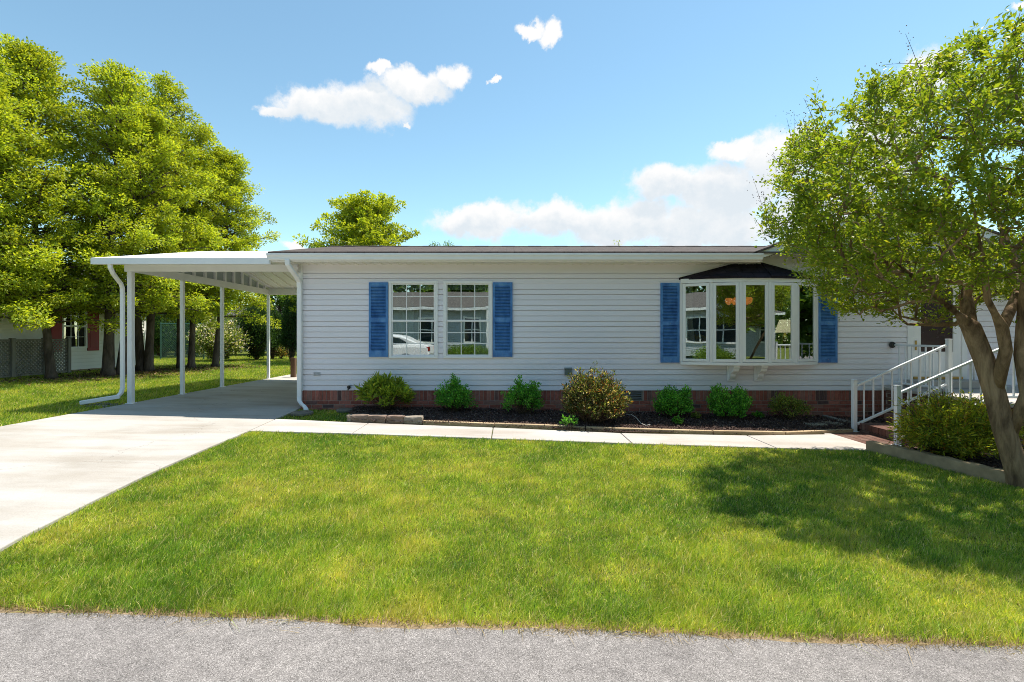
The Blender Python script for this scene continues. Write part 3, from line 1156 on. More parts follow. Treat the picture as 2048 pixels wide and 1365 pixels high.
# ------------------------------------------------------------------ carport
CX, CXF = -7.24, -7.50
CE, CRY, CRZ, CBK = 8.75, 11.8, 3.40, 14.85
cz0 = gz(CX)
carport = thing('carport', (CX, 11.8, cz0), 'white metal carport with slim square posts attached to the left end of the house', 'carport')
cr_ = MB()
CZ = 2.745
for (ya, yb) in ((CE, CRY), (CBK, CRY)):
    cr_.prism([(CXF, ya, CZ), (HX0 - 0.38, ya, CZ), (HX0 - 0.38, yb, CRZ), (CXF, yb, CRZ)], (0, 0, 0.045))
croof = cr_.build('roof', 'white', carport)
cs = MB()
for i in range(9):
    xx = CXF + 0.3 + i * 0.36
    cs.bar((xx, CE + 0.06, CZ + 0.053), (xx, CRY, CRZ + 0.052), 0.03, 0.016)
cs.build('roof_ribs', 'white', croof)
cs = MB()
for i in range(11):
    xx = CX + 0.2 + i * 0.3
    for ya_, yb_ in ((CE + 0.6, CRY - 0.02), (CBK - 0.35, CRY + 0.02)):
        cs.bar((xx, ya_, CZ + (CRZ - CZ) * (1 - abs(ya_ - CRY) / (CRY - CE)) - 0.012), (xx, yb_, CRZ - 0.016), 0.025, 0.022)
cs.build('ceiling_ribs', 'cream_trim', croof)
cf = MB()
cf.box(CXF - 0.01, HX0 - 0.36, CE - 0.075, CE - 0.003, 2.676, 2.79)
cf.bar((CXF - 0.012, CE - 0.05, 2.735), (CXF - 0.012, CRY, CRZ - 0.01), 0.02, 0.115)
cf.bar((CXF - 0.012, CBK, 2.735), (CXF - 0.012, CRY, CRZ - 0.01), 0.019, 0.115)
cf.box(CXF - 0.01, HX0 - 0.36, CBK + 0.003, CBK + 0.06, 2.676, 2.79)
cf.build('fascia', 'white', carport, bevel=0.004)
cb = MB()
ZBM0, ZBM1 = 2.615, 2.77
cb.box(CX - 0.10, HX0 - 0.03, 9.22, 9.30, ZBM0, ZBM1 - 0.02)
cb.box(CX - 0.04, CX + 0.04, 9.30, CBK - 0.25, ZBM0 + 0.001, ZBM1)
cb.box(CX + 0.04, HX0 - 0.03, CBK - 0.35, CBK - 0.27, ZBM0, ZBM1 + 0.04)
cb.build('beam', 'white', carport, bevel=0.004)


def rakez(y):
    return CZ + (CRZ - CZ) * (1 - abs(y - CRY) / (CRY - CE)) - 0.01


y = 9.5
while y < CBK - 0.3:
    if rakez(y) - ZBM1 > 0.03:
        MB().box(CX - 0.038, CX + 0.038, y - 0.03, y + 0.03, ZBM1, rakez(y)).build('gable_stud', 'white', carport)
    y += 0.40
gp_ = MB()
fng = lambda u, o, z: (CX - 0.02 + o * 0.6, u, z)
lap(gp_, fng, 9.3, CBK - 0.3, ZBM1 - 0.02, ZBM1 - 0.02 + 7 * 0.1005, 0.1005,
    clip=lambda z: (lambda d: (CRY - d, CRY + d) if d > 0.05 else None)((CRZ - 0.02 - z) / ((CRZ - CZ) / (CRY - CE))))
gp_.build('gable_siding', 'grey_or_shaded_siding', carport, fix=False)  # grey colour stands in for shade on the unlit inner face of white siding
for (yy, w) in ((9.26, 0.088), (10.72, 0.072), (12.2, 0.072), (14.55, 0.072)):
    p = MB()
    b = gz(CX) + 0.02
    p.box(CX - w / 2, CX + w / 2, yy - w / 2, yy + w / 2, b, ZBM0 - 0.001)
    p.box(CX - w / 2 - 0.025, CX + w / 2 + 0.025, yy - w / 2 - 0.025, yy + w / 2 + 0.025, b, b + 0.012)
    p.build('post', 'white', carport, bevel=0.006)
cd = MB()
q = CX - 0.115
cd.rtube([(-7.19, 8.715, 2.70), (-7.19, 8.72, 2.62), (-7.21, 8.80, 2.53), (-7.26, 8.96, 2.44), (-7.305, 9.10, 2.37), (-7.325, 9.16, 2.30), (-7.33, 9.17, 2.2), (-7.33, 9.17, 0.40), (-7.34, 9.15, 0.31), (-7.37, 9.11, 0.25)], 0.068, 0.055, (1, 0, 0))
cd.rtube([(-7.345, 9.125, 0.245), (-7.65, 8.93, 0.195), (-7.83, 8.82, 0.165)], 0.085, 0.075, (0.53, -0.85, 0))
cd.build('downspout', 'white', carport, bevel=0.012)

# ------------------------------------------------------------------ steps, landing, railings
steps = thing('front_steps', (6.4, 7.5, gz(6.0)), 'brick front steps and concrete topped landing before the storm door', 'steps')
LZ = 0.44
st = MB()
gB = gz(5.7)
for k in range(3):
    z1 = gB + 0.16 * (k + 1) + 0.01
    x0 = 5.78 + k * 0.42
    z0 = gB - 0.1 if k == 0 else gB + 0.16 * k + 0.012
    n = 15
    for i in range(n):                                  # header bricks on edge make each tread
        ya = 6.90 + i * 0.0727
        st.box(x0 - 0.012, x0 + 0.2, ya, ya + 0.064, z1 - 0.1, z1)
        st.box(x0 + 0.21, x0 + 0.42, ya, ya + 0.064, z1 - 0.1, z1)
    for i in range(5):
        ya = 6.90 + i * 0.218
        st.box(x0, x0 + 0.09, ya, ya + 0.208, z0, z1 - 0.11)
st.build('step', 'step_brick', steps, bevel=0.003)
sm_ = MB()
for k in range(3):
    z1 = gB + 0.16 * (k + 1)
    sm_.box(5.80 + k * 0.42, 7.05, 6.905, 7.985, gB - 0.1, z1 - 0.006)
sm_.build('step_mortar', 'mortar', steps)
lb = MB()
zz = LZ - 0.06
row = 0
while zz > -0.45:
    x = 7.05 - (0.1 if row % 2 else 0)
    while x < 10.6:
        lb.box(max(x, 7.05), min(x + 0.2, 10.6), 6.82, 6.91, zz - 0.057, zz)
        x += 0.21
    y = 6.92 + (0.0 if row % 2 else 0.105)
    while y < 9.0:
        lb.box(7.05, 7.14, y, min(y + 0.2, 9.05), zz - 0.057, zz)
        y += 0.21
    zz -= 0.067
    row += 1
lb.build('landing_brick', 'step_brick', steps, bevel=0.002)
MB().box(7.06, 10.6, 6.83, 9.06, -0.5, LZ - 0.056).build('landing_core', 'mortar', steps)
MB().box(7.0, 10.65, 6.77, 9.08, LZ - 0.055, LZ).build('landing_slab', 'walk', steps, bevel=0.012)
MB().box(7.45, 8.67, 8.72, 9.085, LZ + 0.002, 0.57).build('threshold', 'walk', steps, bevel=0.01)
pad = MB()
for i in range(4):
    for j in range(17):
        pad.box(5.19 + i * 0.145, 5.19 + i * 0.145 + 0.135, 6.70 + j * 0.0725, 6.70 + j * 0.0725 + 0.064, gz(5.4) - 0.05, gz(5.4) + 0.024)
pad.build('brick_apron', 'step_brick', steps, bevel=0.003)


def newel(mb, x, y, z0, z1):
    mb.box(x - 0.032, x + 0.032, y - 0.032, y + 0.032, z0, z1)
    mb.box(x - 0.036, x + 0.036, y - 0.036, y + 0.036, z1 + 0.001, z1 + 0.016)
    mb.box(x - 0.06, x + 0.06, y - 0.06, y + 0.06, z0, z0 + 0.012)


def rail_run(name, label, p0, p1, n0, n1, n, hb, group='white metal railings of the front steps'):
    """p0,p1: top rail ends; n0,n1: list of newel (x,y,z0,z1)"""
    t = thing(name, (p0[0], p0[1], gz(p0[0])), label, 'railing', group)
    for q in n0:
        mb = MB()
        newel(mb, *q)
        mb.build('newel_post', 'railing', t, bevel=0.005)
    a, b = Vector(p0), Vector(p1)
    r = MB()
    r.bar(a, b, 0.042, 0.036)
    r.build('top_rail', 'railing', t, bevel=0.008)
    dz = Vector((0, 0, -hb))
    r = MB()
    r.bar(a + dz, b + dz, 0.04, 0.035)
    r.build('bottom_rail', 'railing', t, bevel=0.005)
    d = (b - a)
    for k in range(n):
        c = a + d * ((k + 0.75) / (n + 0.5))
        m = MB()
        m.box(c.x - 0.009, c.x + 0.009, c.y - 0.009, c.y + 0.009, c.z - hb + 0.012, c.z - 0.015)
        m.build('baluster', 'railing', t)
    return t


zb = gz(5.69)
rail_run('stair_railing', 'sloping white railing on the house side of the steps, beside the mulch bed', (5.735, 7.97, 0.575), (7.205, 7.97, 1.235),
         [(5.69, 7.97, zb + 0.02, 0.66), (7.25, 7.97, LZ, 1.325)], None, 9, 0.64)
rail_run('stair_railing', 'sloping white railing on the lawn side of the steps, behind the yellow green shrub', (5.645, 6.97, 0.575), (7.065, 6.97, 1.20),
         [(5.60, 6.97, zb + 0.02, 0.665), (7.11, 6.97, LZ, 1.23)], None, 9, 0.66)
t = rail_run('landing_railing', 'short level white railing from the top newel post to the house wall beside the door', (7.25, 8.02, 1.215), (7.25, 9.09, 1.215), [], None, 7, 0.70)
k = MB()
k.lathe([(0.055, 0), (0.06, 0.006), (0.06, 0.02), (0.05, 0.028)], (7.20, 9.07, 1.22), 16, 'y')
k.build('wall_bracket', 'black', t, smooth=False)
rail_run('landing_railing', 'level white railing along the front of the landing behind the tree trunk', (7.16, 6.97, 1.17), (10.3, 6.97, 1.17), [(8.9, 6.97, LZ, 1.23), (10.35, 6.97, LZ, 1.23)], None, 20, 0.66)
cn = MB()
cn.tube([(8.42, 8.75, 1.42), (8.56, 8.90, 0.93), (8.68, 9.03, 0.45)], 0.014, 8)
cn.tube([(8.42, 8.75, 1.42), (8.405, 8.735, 1.47), (8.43, 8.75, 1.50)], 0.014, 8)
tag(cn.build('walking_cane', 'white', smooth=True), 'thin white cane leaning on the wall to the right of the front door', 'cane')

# ------------------------------------------------------------------ mulch bed and its edging
bed = [(-2.62, 8.0), (-2.5, 7.86), (-1.2, 7.78), (-0.2, 7.70), (1.4, 7.5), (2.6, 7.5), (4.2, 7.52), (5.5, 7.86), (5.74, 8.05), (6.9, 8.05), (7.04, 8.2), (7.04, 9.12), (-2.9, 9.12), (-2.75, 8.4)]


def bedz(x, y):
    """mulch is mounded towards the middle of the bed"""
    return gza(x) + 0.035 + 0.05 * np.clip((np.asarray(y) - 7.5) / 0.8, 0, 1) + 0.02 * (fbm(np.asarray(x), np.asarray(y), 2.5, 3) - 0.5)


def mulch(name, poly, zf, n, seed, label):
    rng = np.random.default_rng(seed)
    x0, x1 = min(p[0] for p in poly), max(p[0] for p in poly)
    y0, y1 = min(p[1] for p in poly), max(p[1] for p in poly)
    nx_, ny_ = int((x1 - x0) / 0.1) + 2, int((y1 - y0) / 0.1) + 2
    gx, gy = np.meshgrid(np.linspace(x0, x1, nx_), np.linspace(y0, y1, ny_))
    z = zf(gx, gy)
    ok = inpoly(gx.ravel(), gy.ravel(), poly)
    V = np.stack([gx.ravel(), gy.ravel(), z.ravel()], 1)
    idx = np.arange(nx_ * ny_).reshape(ny_, nx_)
    F = np.stack([idx[:-1, :-1], idx[:-1, 1:], idx[1:, 1:], idx[1:, :-1]], -1).reshape(-1, 4)
    F = F[ok[F].all(1)]
    b = np_obj(name + '_base', V, F, 'mulch_soil')
    b['kind'] = 'structure'
    px, py = rng.uniform(x0, x1, n * 2), rng.uniform(y0, y1, n * 2)
    k = inpoly(px, py, poly)
    px, py = px[k][:n], py[k][:n]
    C = np.stack([px, py, zf(px, py) + rng.uniform(-0.004, 0.02, len(px))], 1)
    D = rng.normal(size=(len(px), 3)) * np.array([1, 1, 0.35])
    N = rng.normal(size=(len(px), 3)) * 0.5 + np.array([0, 0, 1])
    V, F = leaf_mesh(C, D, N, rng.uniform(0.015, 0.065, len(px)), rng.uniform(0.006, 0.016, len(px)), 0.3)
    o = np_obj(name, V, F, 'mulch')
    return tag(o, kind='stuff', label=label)


mulch('mulch', bed, bedz, 42000, 5, 'dark bark mulch in the bed along the brick skirting')

# blocks, timbers and stones along the bed
rr_ = random.Random(11)


def rough_block(c, lx, ly, lz, rot, seed, rnd=0.02):
    bm = bmesh.new()
    bmesh.ops.create_cube(bm, size=1)
    bmesh.ops.subdivide_edges(bm, edges=bm.edges, cuts=3, use_grid_fill=True)
    q = random.Random(seed)
    R = Matrix.Rotation(rot, 3, 'Z')
    mb = MB()
    vs = []
    for v in bm.verts:
        p = Vector((v.co.x * lx, v.co.y * ly, v.co.z * lz))
        edge = sum(abs(abs(a) - 0.5) < 1e-4 for a in v.co)
        if edge >= 2:
            p *= 0.94
        p += Vector((q.uniform(-1, 1), q.uniform(-1, 1), q.uniform(-1, 1))) * rnd * min(lx, ly, lz)
        vs.append(R @ p + Vector(c))
    bm.verts.index_update()
    mb.add(vs, [tuple(v.index for v in f.verts) for f in bm.faces])
    bm.free()
    return mb


for i, (px, w) in enumerate(((719, .30), (753, .31), (790, .31), (826, .31))):
    p = gp(px, 847 + i * 1.2)
    lab = ['reddish edging block beside the round end stone', 'reddish edging block second from the round end stone', 'reddish edging block third from the round end stone, next to the mossy one', 'mossy grey edging block where the timber edging starts'][i]
    o = rough_block((p.x, p.y + 0.07, p.z + 0.07), w, 0.15, 0.13, -0.06, 30 + i, 0.07).build('edging_block', 'block', smooth=False, origin=(p.x, p.y + 0.07, p.z), bevel=0.01)
    tag(o, lab, 'edging block', 'blocks edging the mulch bed')
p = gp(698, 846)
tag(rough_block((p.x, p.y + 0.05, p.z + 0.06), 0.10, 0.13, 0.12, 0.3, 41, 0.12).build('edging_stone', 'block', origin=(p.x, p.y + .05, p.z), bevel=0.03), 'small rounded stone ending the row of edging blocks', 'stone')
tb = [(845, 851), (989, 857), (1135, 862), (1172, 864), (1225, 866), (1427, 872), (1571, 874.5), (1706, 868)]
tlab = ['longest weathered timber beside the mossy edging block', 'tan timber left of the big bronze shrub', 'short grey timber left of the bronze shrub base', 'short timber just before the bronze shrub',
        'long tan timber from the bronze shrub to below the boxwood', 'tan timber edging below the forked boxwood', 'last curved timber ending at the stair railing post']
for i in range(7):
    a, b = gp(*tb[i]), gp(*tb[i + 1])
    d = (b - a).normalized()
    mb = MB()
    mb.bar(a + d * 0.006 + Vector((0, 0.04, 0.036 + 0.004 * (i % 2))), b - d * 0.006 + Vector((0, 0.04, 0.036 + 0.004 * (i % 2))), 0.08, 0.075)
    o = mb.build('edging_timber', 'timber', origin=a, bevel=0.008)
    tag(o, tlab[i], 'edging timber', 'timbers edging the mulch bed')
a, b = gp(699, 838), gp(735, 822)
tag(MB().bar(a + Vector((0, 0, .03)), b + Vector((0, 0, .04)), 0.07, 0.07).build('edging_timber', 'timber', origin=a, bevel=0.01), 'diagonal timber running back from the round stone to the house', 'edging timber', 'timbers edging the mulch bed')
for (px, py, l, w, rt, lb_) in ((1630, 860, 0.34, 0.20, 0.1, 'flat grey flagstone nearest the curved timber'), (1665, 858, 0.3, 0.2, -0.35, 'flat flagstone between the other two at the bed end'), (1690, 854, 0.26, 0.18, -0.5, 'small flagstone closest to the stair post')):
    p = gp(px, py)
    p.z = float(bedz(p.x, p.y)) if p.y < 8.05 else p.z + 0.05
    o = rough_block((p.x, p.y, p.z + 0.03), l, w, 0.05, rt, int(px), 0.12).build('flagstone', 'flag', origin=p, bevel=0.008)
    tag(o, lb_, 'flagstone', 'flagstones at the bed end')
a, b = gp(1648, 843), gp(1702, 856)
tag(MB().bar(a + Vector((0, 0, .09)), b + Vector((0, 0, .08)), 0.09, 0.05).build('wood_plank', 'old_wood', origin=a, bevel=0.006), 'weathered plank lying across the bed behind the flagstones', 'plank')
for (px, py, rad, lb_) in ((604, 831, 0.19, 'round grey splash stone under the house downspout'), (690, 825, 0.16, 'round grey stone beside the olive yellow shrub')):
    p = gp(px, py)
    mb = MB()
    mb.lathe([(rad * .96, 0), (rad, 0.01), (rad, 0.035), (rad * .95, 0.048), (rad * .5, 0.052)], (p.x, p.y, p.z + 0.012), 22)
    tag(mb.build('stepping_stone', 'stone_grey', origin=p), lb_, 'stepping stone', 'round stones beside the house corner')
hz = MB()
pts = [gp(1253, 842), gp(1262, 845), gp(1272, 850), gp(1282, 858), gp(1292, 862), gp(1300, 864)]
hz.tube([p + Vector((0, 0, 0.11 + 0.03 * math.sin(i * 1.3))) for i, p in enumerate(pts)], 0.006, 6)
tag(hz.build('cable', 'cord', origin=pts[0], smooth=True), 'thin pale cable lying on the mulch beside the bronze shrub', 'cable')

# ---- planter on the right
cpts = [(4.93, 6.64), (5.05, 6.36), (5.14, 6.05), (5.21, 5.75), (5.27, 5.45), (5.36, 5.15), (5.55, 4.85), (5.85, 4.62), (6.3, 4.45), (6.9, 4.35), (7.6, 4.3)]
cu = MB()
cp2 = []
for i in range(len(cpts) - 1):
    for k in range(4):
        cp2.append(Vector((*cpts[i], 0)).lerp(Vector((*cpts[i + 1], 0)), k / 4))
for _ in range(3):
    cp2 = [cp2[0]] + [(cp2[i - 1] + cp2[i] * 2 + cp2[i + 1]) / 4 for i in range(1, len(cp2) - 1)] + [cp2[-1]]
for i, p in enumerate(cp2):
    d = (cp2[min(i + 1, len(cp2) - 1)] - cp2[max(i - 1, 0)]).normalized()
    nn = Vector((-d.y, d.x, 0)) * 0.055
    z = gz(p.x)
    w_ = 0.006 * math.sin(i * 1.7)
    for q, zz in ((p - nn, z - 0.08), (p + nn, z - 0.08), (p + nn, z + 0.15 + w_), (p - nn, z + 0.15 + w_)):
        cu.v.append((q.x, q.y, zz))
for i in range(len(cp2) - 1):
    for k in range(4):
        cu.f.append((i * 4 + k, i * 4 + (k + 1) % 4, i * 4 + 4 + (k + 1) % 4, i * 4 + 4 + k))
cu.f.append((0, 1, 2, 3))
tag(cu.build('planter_curb', 'curb', origin=(5.1, 6.0, gz(5.1)), bevel=0.012), 'curved tan curb around the planter with the multi stemmed tree', 'curb')
pbed = [(5.02, 6.64), (5.2, 6.05), (5.35, 5.5), (5.45, 5.15), (5.65, 4.9), (5.95, 4.7), (6.5, 4.5), (8.4, 4.4), (8.4, 6.8), (5.15, 6.68)]
pbz = lambda x, y: gza(x) + 0.06 + 0.02 * fbm(np.asarray(x), np.asarray(y), 2.5, 9)
mulch('planter_mulch', pbed, pbz, 16000, 8, 'dark mulch in the curved planter under the tree')
# ------------------------------------------------------------------ vegetation
YG = [(3, (0.135, 0.165, 0.015)), (3, (0.18, 0.20, 0.017)), (2, (0.235, 0.235, 0.021)), (2, (0.075, 0.12, 0.014)), (1, (0.045, 0.08, 0.012))]
CRAPE = [(3, (0.09, 0.14, 0.014)), (3, (0.13, 0.17, 0.016)), (2, (0.195, 0.205, 0.02)), (2, (0.05, 0.10, 0.014)), (0.5, (0.23, 0.19, 0.03))]
BOX = [(3, (0.035, 0.115, 0.016)), (3, (0.055, 0.155, 0.022)), (2, (0.085, 0.20, 0.03)), (1, (0.022, 0.07, 0.012))]
OLIVE = [(3, (0.095, 0.13, 0.025)), (2, (0.14, 0.165, 0.035)), (2, (0.065, 0.095, 0.02)), (1, (0.13, 0.10, 0.04))]
RHODO = [(3, (0.17, 0.21, 0.025)), (3, (0.12, 0.17, 0.02)), (2, (0.075, 0.12, 0.02)), (1, (0.23, 0.24, 0.04))]
BRONZE = [(5, (0.050, 0.070, 0.020)), (4, (0.095, 0.115, 0.032)), (1.5, (0.18, 0.17, 0.06)), (1.5, (0.23, 0.085, 0.03)), (1.3, (0.050, 0.026, 0.02)), (1.6, (0.36, 0.30, 0.18))]
NAND = [(3, (0.11, 0.145, 0.018)), (3, (0.17, 0.19, 0.022)), (2, (0.24, 0.23, 0.03)), (1, (0.06, 0.085, 0.015)), (0.5, (0.25, 0.13, 0.03))]
DARKG = [(3, (0.018, 0.04, 0.014)), (2, (0.028, 0.058, 0.018)), (1, (0.012, 0.028, 0.012))]
MIDG = [(3, (0.05, 0.09, 0.018)), (2, (0.08, 0.125, 0.022)), (2, (0.035, 0.065, 0.015))]


LEAFK = 2.1


def shade_col(n, pal, rng, clump=None):
    c = pick(pal, n, rng)
    if pal is YG or pal is MIDG or pal is CRAPE:
        c = (c * 0.5 + c.mean(0) * 0.5) * (0.9 if pal is CRAPE else 1.12)
    c = c * rng.uniform(0.8, 1.2, (n, 1)) * LEAFK
    if clump is not None:
        c = c * clump[:, None]
    return np.repeat(c, 4, axis=0)


def cloud_leaves(cent, rad, per, ln, wd, rng, up=0.5, out=None):
    """leaves scattered through flattened clumps; cent (n,3), rad (n,3)"""
    n = len(cent)
    i = np.repeat(np.arange(n), per)
    q = rvec(rng, len(i)) * (rng.uniform(0.15, 1, len(i)) ** 0.45)[:, None]
    P = cent[i] + q * rad[i]
    D = q * np.array([1, 1, 0.5]) + rng.normal(size=q.shape) * 0.55
    if out is not None:
        D = D + out[i] * 0.5
    N = rng.normal(size=q.shape) * 0.55 + np.array([0, 0, up]) + q * 0.4
    return P, D, N, i, rng.uniform(ln * 0.65, ln * 1.25, len(i)), rng.uniform(wd * 0.7, wd * 1.2, len(i))


def cone_tree(x, y, H, R, seed, label, group, pal=YG, zb=1.9, nl=105, per=80, leaf=(0.092, 0.05), stems=None, name='evergreen_tree', trunk_r=0.17, lean=(0, 0), power=0.72, bark_='bark_dark', kz=1.0):
    rng = np.random.default_rng(seed)
    q = random.Random(seed)
    z0 = gz(x)
    t = thing(name, (x, y, z0), label, 'tree', group)
    wood = MB()
    stems = stems or [(0, 0, lean[0], lean[1], H)]
    axes = []
    for (ox, oy, lx, ly, hh) in stems:
        pts, rad = [], []
        for k in range(9):
            f = k / 8
            pts.append(Vector((x + ox + lx * f + 0.10 * math.sin(f * 5 + seed) * f, y + oy + ly * f + 0.08 * math.sin(f * 4 + 2 * seed) * f, z0 - 0.1 + (hh * 0.96 + 0.1) * f)))
            rad.append(trunk_r * (1.0 - 0.92 * f) * (1.45 if k == 0 else 1.0))
        # flared foot
        pts.insert(1, pts[0].lerp(pts[1], 0.3))
        rad.insert(1, trunk_r * 1.08)
        rad[0] = trunk_r * 1.7
        wood.tube(pts, rad, 10)
        axes.append(pts)
    C, Rd, O, Cl = [], [], [], []
    for k in range(nl):
        f = (k + q.random()) / nl
        f = f ** 0.92
        ax = axes[k % len(axes)]
        hh = ax[-1].z - z0
        z = zb + (hh - zb) * f
        s = (z + 0.1) / (hh + 0.1) * (len(ax) - 1)
        i0 = min(int(s), len(ax) - 2)
        b = ax[i0].lerp(ax[i0 + 1], s - i0)
        az = k * 2.399 + q.uniform(-0.5, 0.5)
        L = R * ((1 - f) ** power) * min(1.0, 0.72 + f * 3.2) * q.uniform(0.62, 1.2) + 0.28
        el = math.radians(5 + 45 * f + q.uniform(-8, 10))
        d = Vector((math.cos(az) * math.cos(el), math.sin(az) * math.cos(el), math.sin(el) * kz))
        e = b + d * L + Vector((0, 0, -0.12 * L * (1 - f)))
        m = b.lerp(e, 0.5) + Vector((0, 0, 0.07 * L))
        wood.tube([b, m, e], [0.012 + 0.02 * L * 0.6, 0.008 + 0.012 * L * 0.5, 0.005], 5, False)
        nc = max(2, int(2 + L * 2.6))
        side = Vector((-d.y, d.x, 0)).normalized()
        tone = q.uniform(0.78, 1.18)
        for j in range(nc):
            u = 0.32 + 0.68 * (j + q.random()) / nc
            c = b.lerp(m, u * 2) if u < 0.5 else m.lerp(e, u * 2 - 1)
            c = c + side * q.uniform(-1, 1) * (0.15 + 0.30 * L * 0.5 * u) + Vector((0, 0, q.uniform(-0.12, 0.14)))
            C.append(tuple(c))
            r_ = q.uniform(0.17, 0.31)
            Rd.append((r_, r_, r_ * 0.74))
            O.append(tuple(d))
            Cl.append(tone * q.uniform(0.85, 1.15))
    for ax in axes:
        for j in range(5):
            C.append(tuple(ax[-1] + Vector((q.uniform(-.15, .15), q.uniform(-.15, .15), q.uniform(-0.5, 0.25)))))
            Rd.append((0.22, 0.22, 0.3))
            O.append((0, 0, 1))
            Cl.append(1.0)
    C, Rd, O, Cl = map(np.array, (C, Rd, O, Cl))
    P, D, N, i, ln, wd = cloud_leaves(C, Rd, per, leaf[0], leaf[1], rng, 0.95, O)
    V, F = leaf_mesh(P, D, N, ln, wd)
    wood.build('trunk', bark_, t, smooth=True)
    np_obj('crown', V, F, 'leaf', t, shade_col(len(P), pal, rng, Cl[i]))
    return t


row = 'yellow green evergreens in the row between the two houses'
p = gp(104, 760)
cone_tree(p.x, p.y, 9.35, 2.45, 21, 'slim trunked evergreen in front of the lattice screen, first of the row', row, power=0.56, trunk_r=0.105, lean=(-1.15, 0.3), nl=125, zb=2.35)
p = gp(-95, 775)
cone_tree(p.x - .3, p.y + .6, 8.0, 2.3, 29, 'evergreen at the frame edge left of the lattice screen, only its outer boughs showing', row, power=0.56, trunk_r=0.15, nl=105, zb=2.2)
p = gp(216, 753)
cone_tree(p.x, p.y, 9.5, 2.45, 22, 'evergreen with the thickest trunk, beside the red shuttered window', row, power=0.56, trunk_r=0.15, stems=[(0, 0, 0.1, 0.2, 9.4), (0.2, 0.25, 0.3, 0.6, 8.2)], nl=125, zb=2.55)
p = gp(288, 744)
cone_tree(p.x, p.y, 10.2, 2.4, 23, 'evergreen forking low into two trunks in a V behind the front carport post', row, power=0.56, trunk_r=0.135, stems=[(-0.08, 0, -0.75, 0.2, 9.6), (0.10, 0.05, 0.35, 0.3, 10.0)], nl=125, zb=2.7)
p = gp(373, 738)
cone_tree(p.x, p.y, 9.4, 2.1, 24, 'evergreen with two close straight trunks beside the second carport post', row, power=0.56, trunk_r=0.115, stems=[(-0.22, 0, -0.25, 0.2, 8.8), (0.14, 0.05, 0.15, 0.3, 9.2)], nl=115, zb=2.6)
p = gp(430, 735)
cone_tree(p.x, p.y, 8.3, 2.05, 25, 'evergreen with a leaning trunk before the round flowering shrub, last of the row', row, power=0.56, trunk_r=0.115, lean=(0.5, 0.2), nl=115, zb=2.6)

# tree beyond the roof
cone_tree(-7.0, 24.0, 7.6, 3.5, 26, 'broad yellow green tree rising behind the house roof', None, zb=3.0, nl=110, per=46, leaf=(0.15, 0.08), name='garden_tree', power=0.42, trunk_r=0.2)
for i, (x, h) in enumerate(((-4.72, 7.15), (-3.78, 7.2))):
    cone_tree(x, 30.0, h - 0.1, 0.55, 60 + i, ['left one of two conifer tips poking above the roof ridge', 'right one of two conifer tips poking above the roof ridge'][i], 'conifer tips above the ridge', pal=MIDG, zb=0.6, nl=70, per=26, leaf=(0.12, 0.05), name='conifer', power=0.9, trunk_r=0.07)
tw = thing('sapling', (6.8, 30.0, gz(6.8)), 'thin leafy sapling top peeking over the middle of the ridge', 'sapling')
mb = MB()
mb.tube([(6.8, 30.0, gz(6.8)), (6.83, 30, 4), (6.8, 30, 7.2)], [0.05, 0.03, 0.01], 6)
mb.build('trunk', 'bark_dark', tw)
rng = np.random.default_rng(4)
C = np.stack([rng.normal(6.8, 0.14, 14), rng.normal(30, 0.14, 14), rng.uniform(5.4, 7.3, 14)], 1)
P, D, N, i, ln, wd = cloud_leaves(C, np.full((14, 3), 0.14), 9, 0.12, 0.06, rng)
V, F = leaf_mesh(P, D, N, ln, wd)
np_obj('crown', V, F, 'leaf', tw, shade_col(len(P), YG, rng))


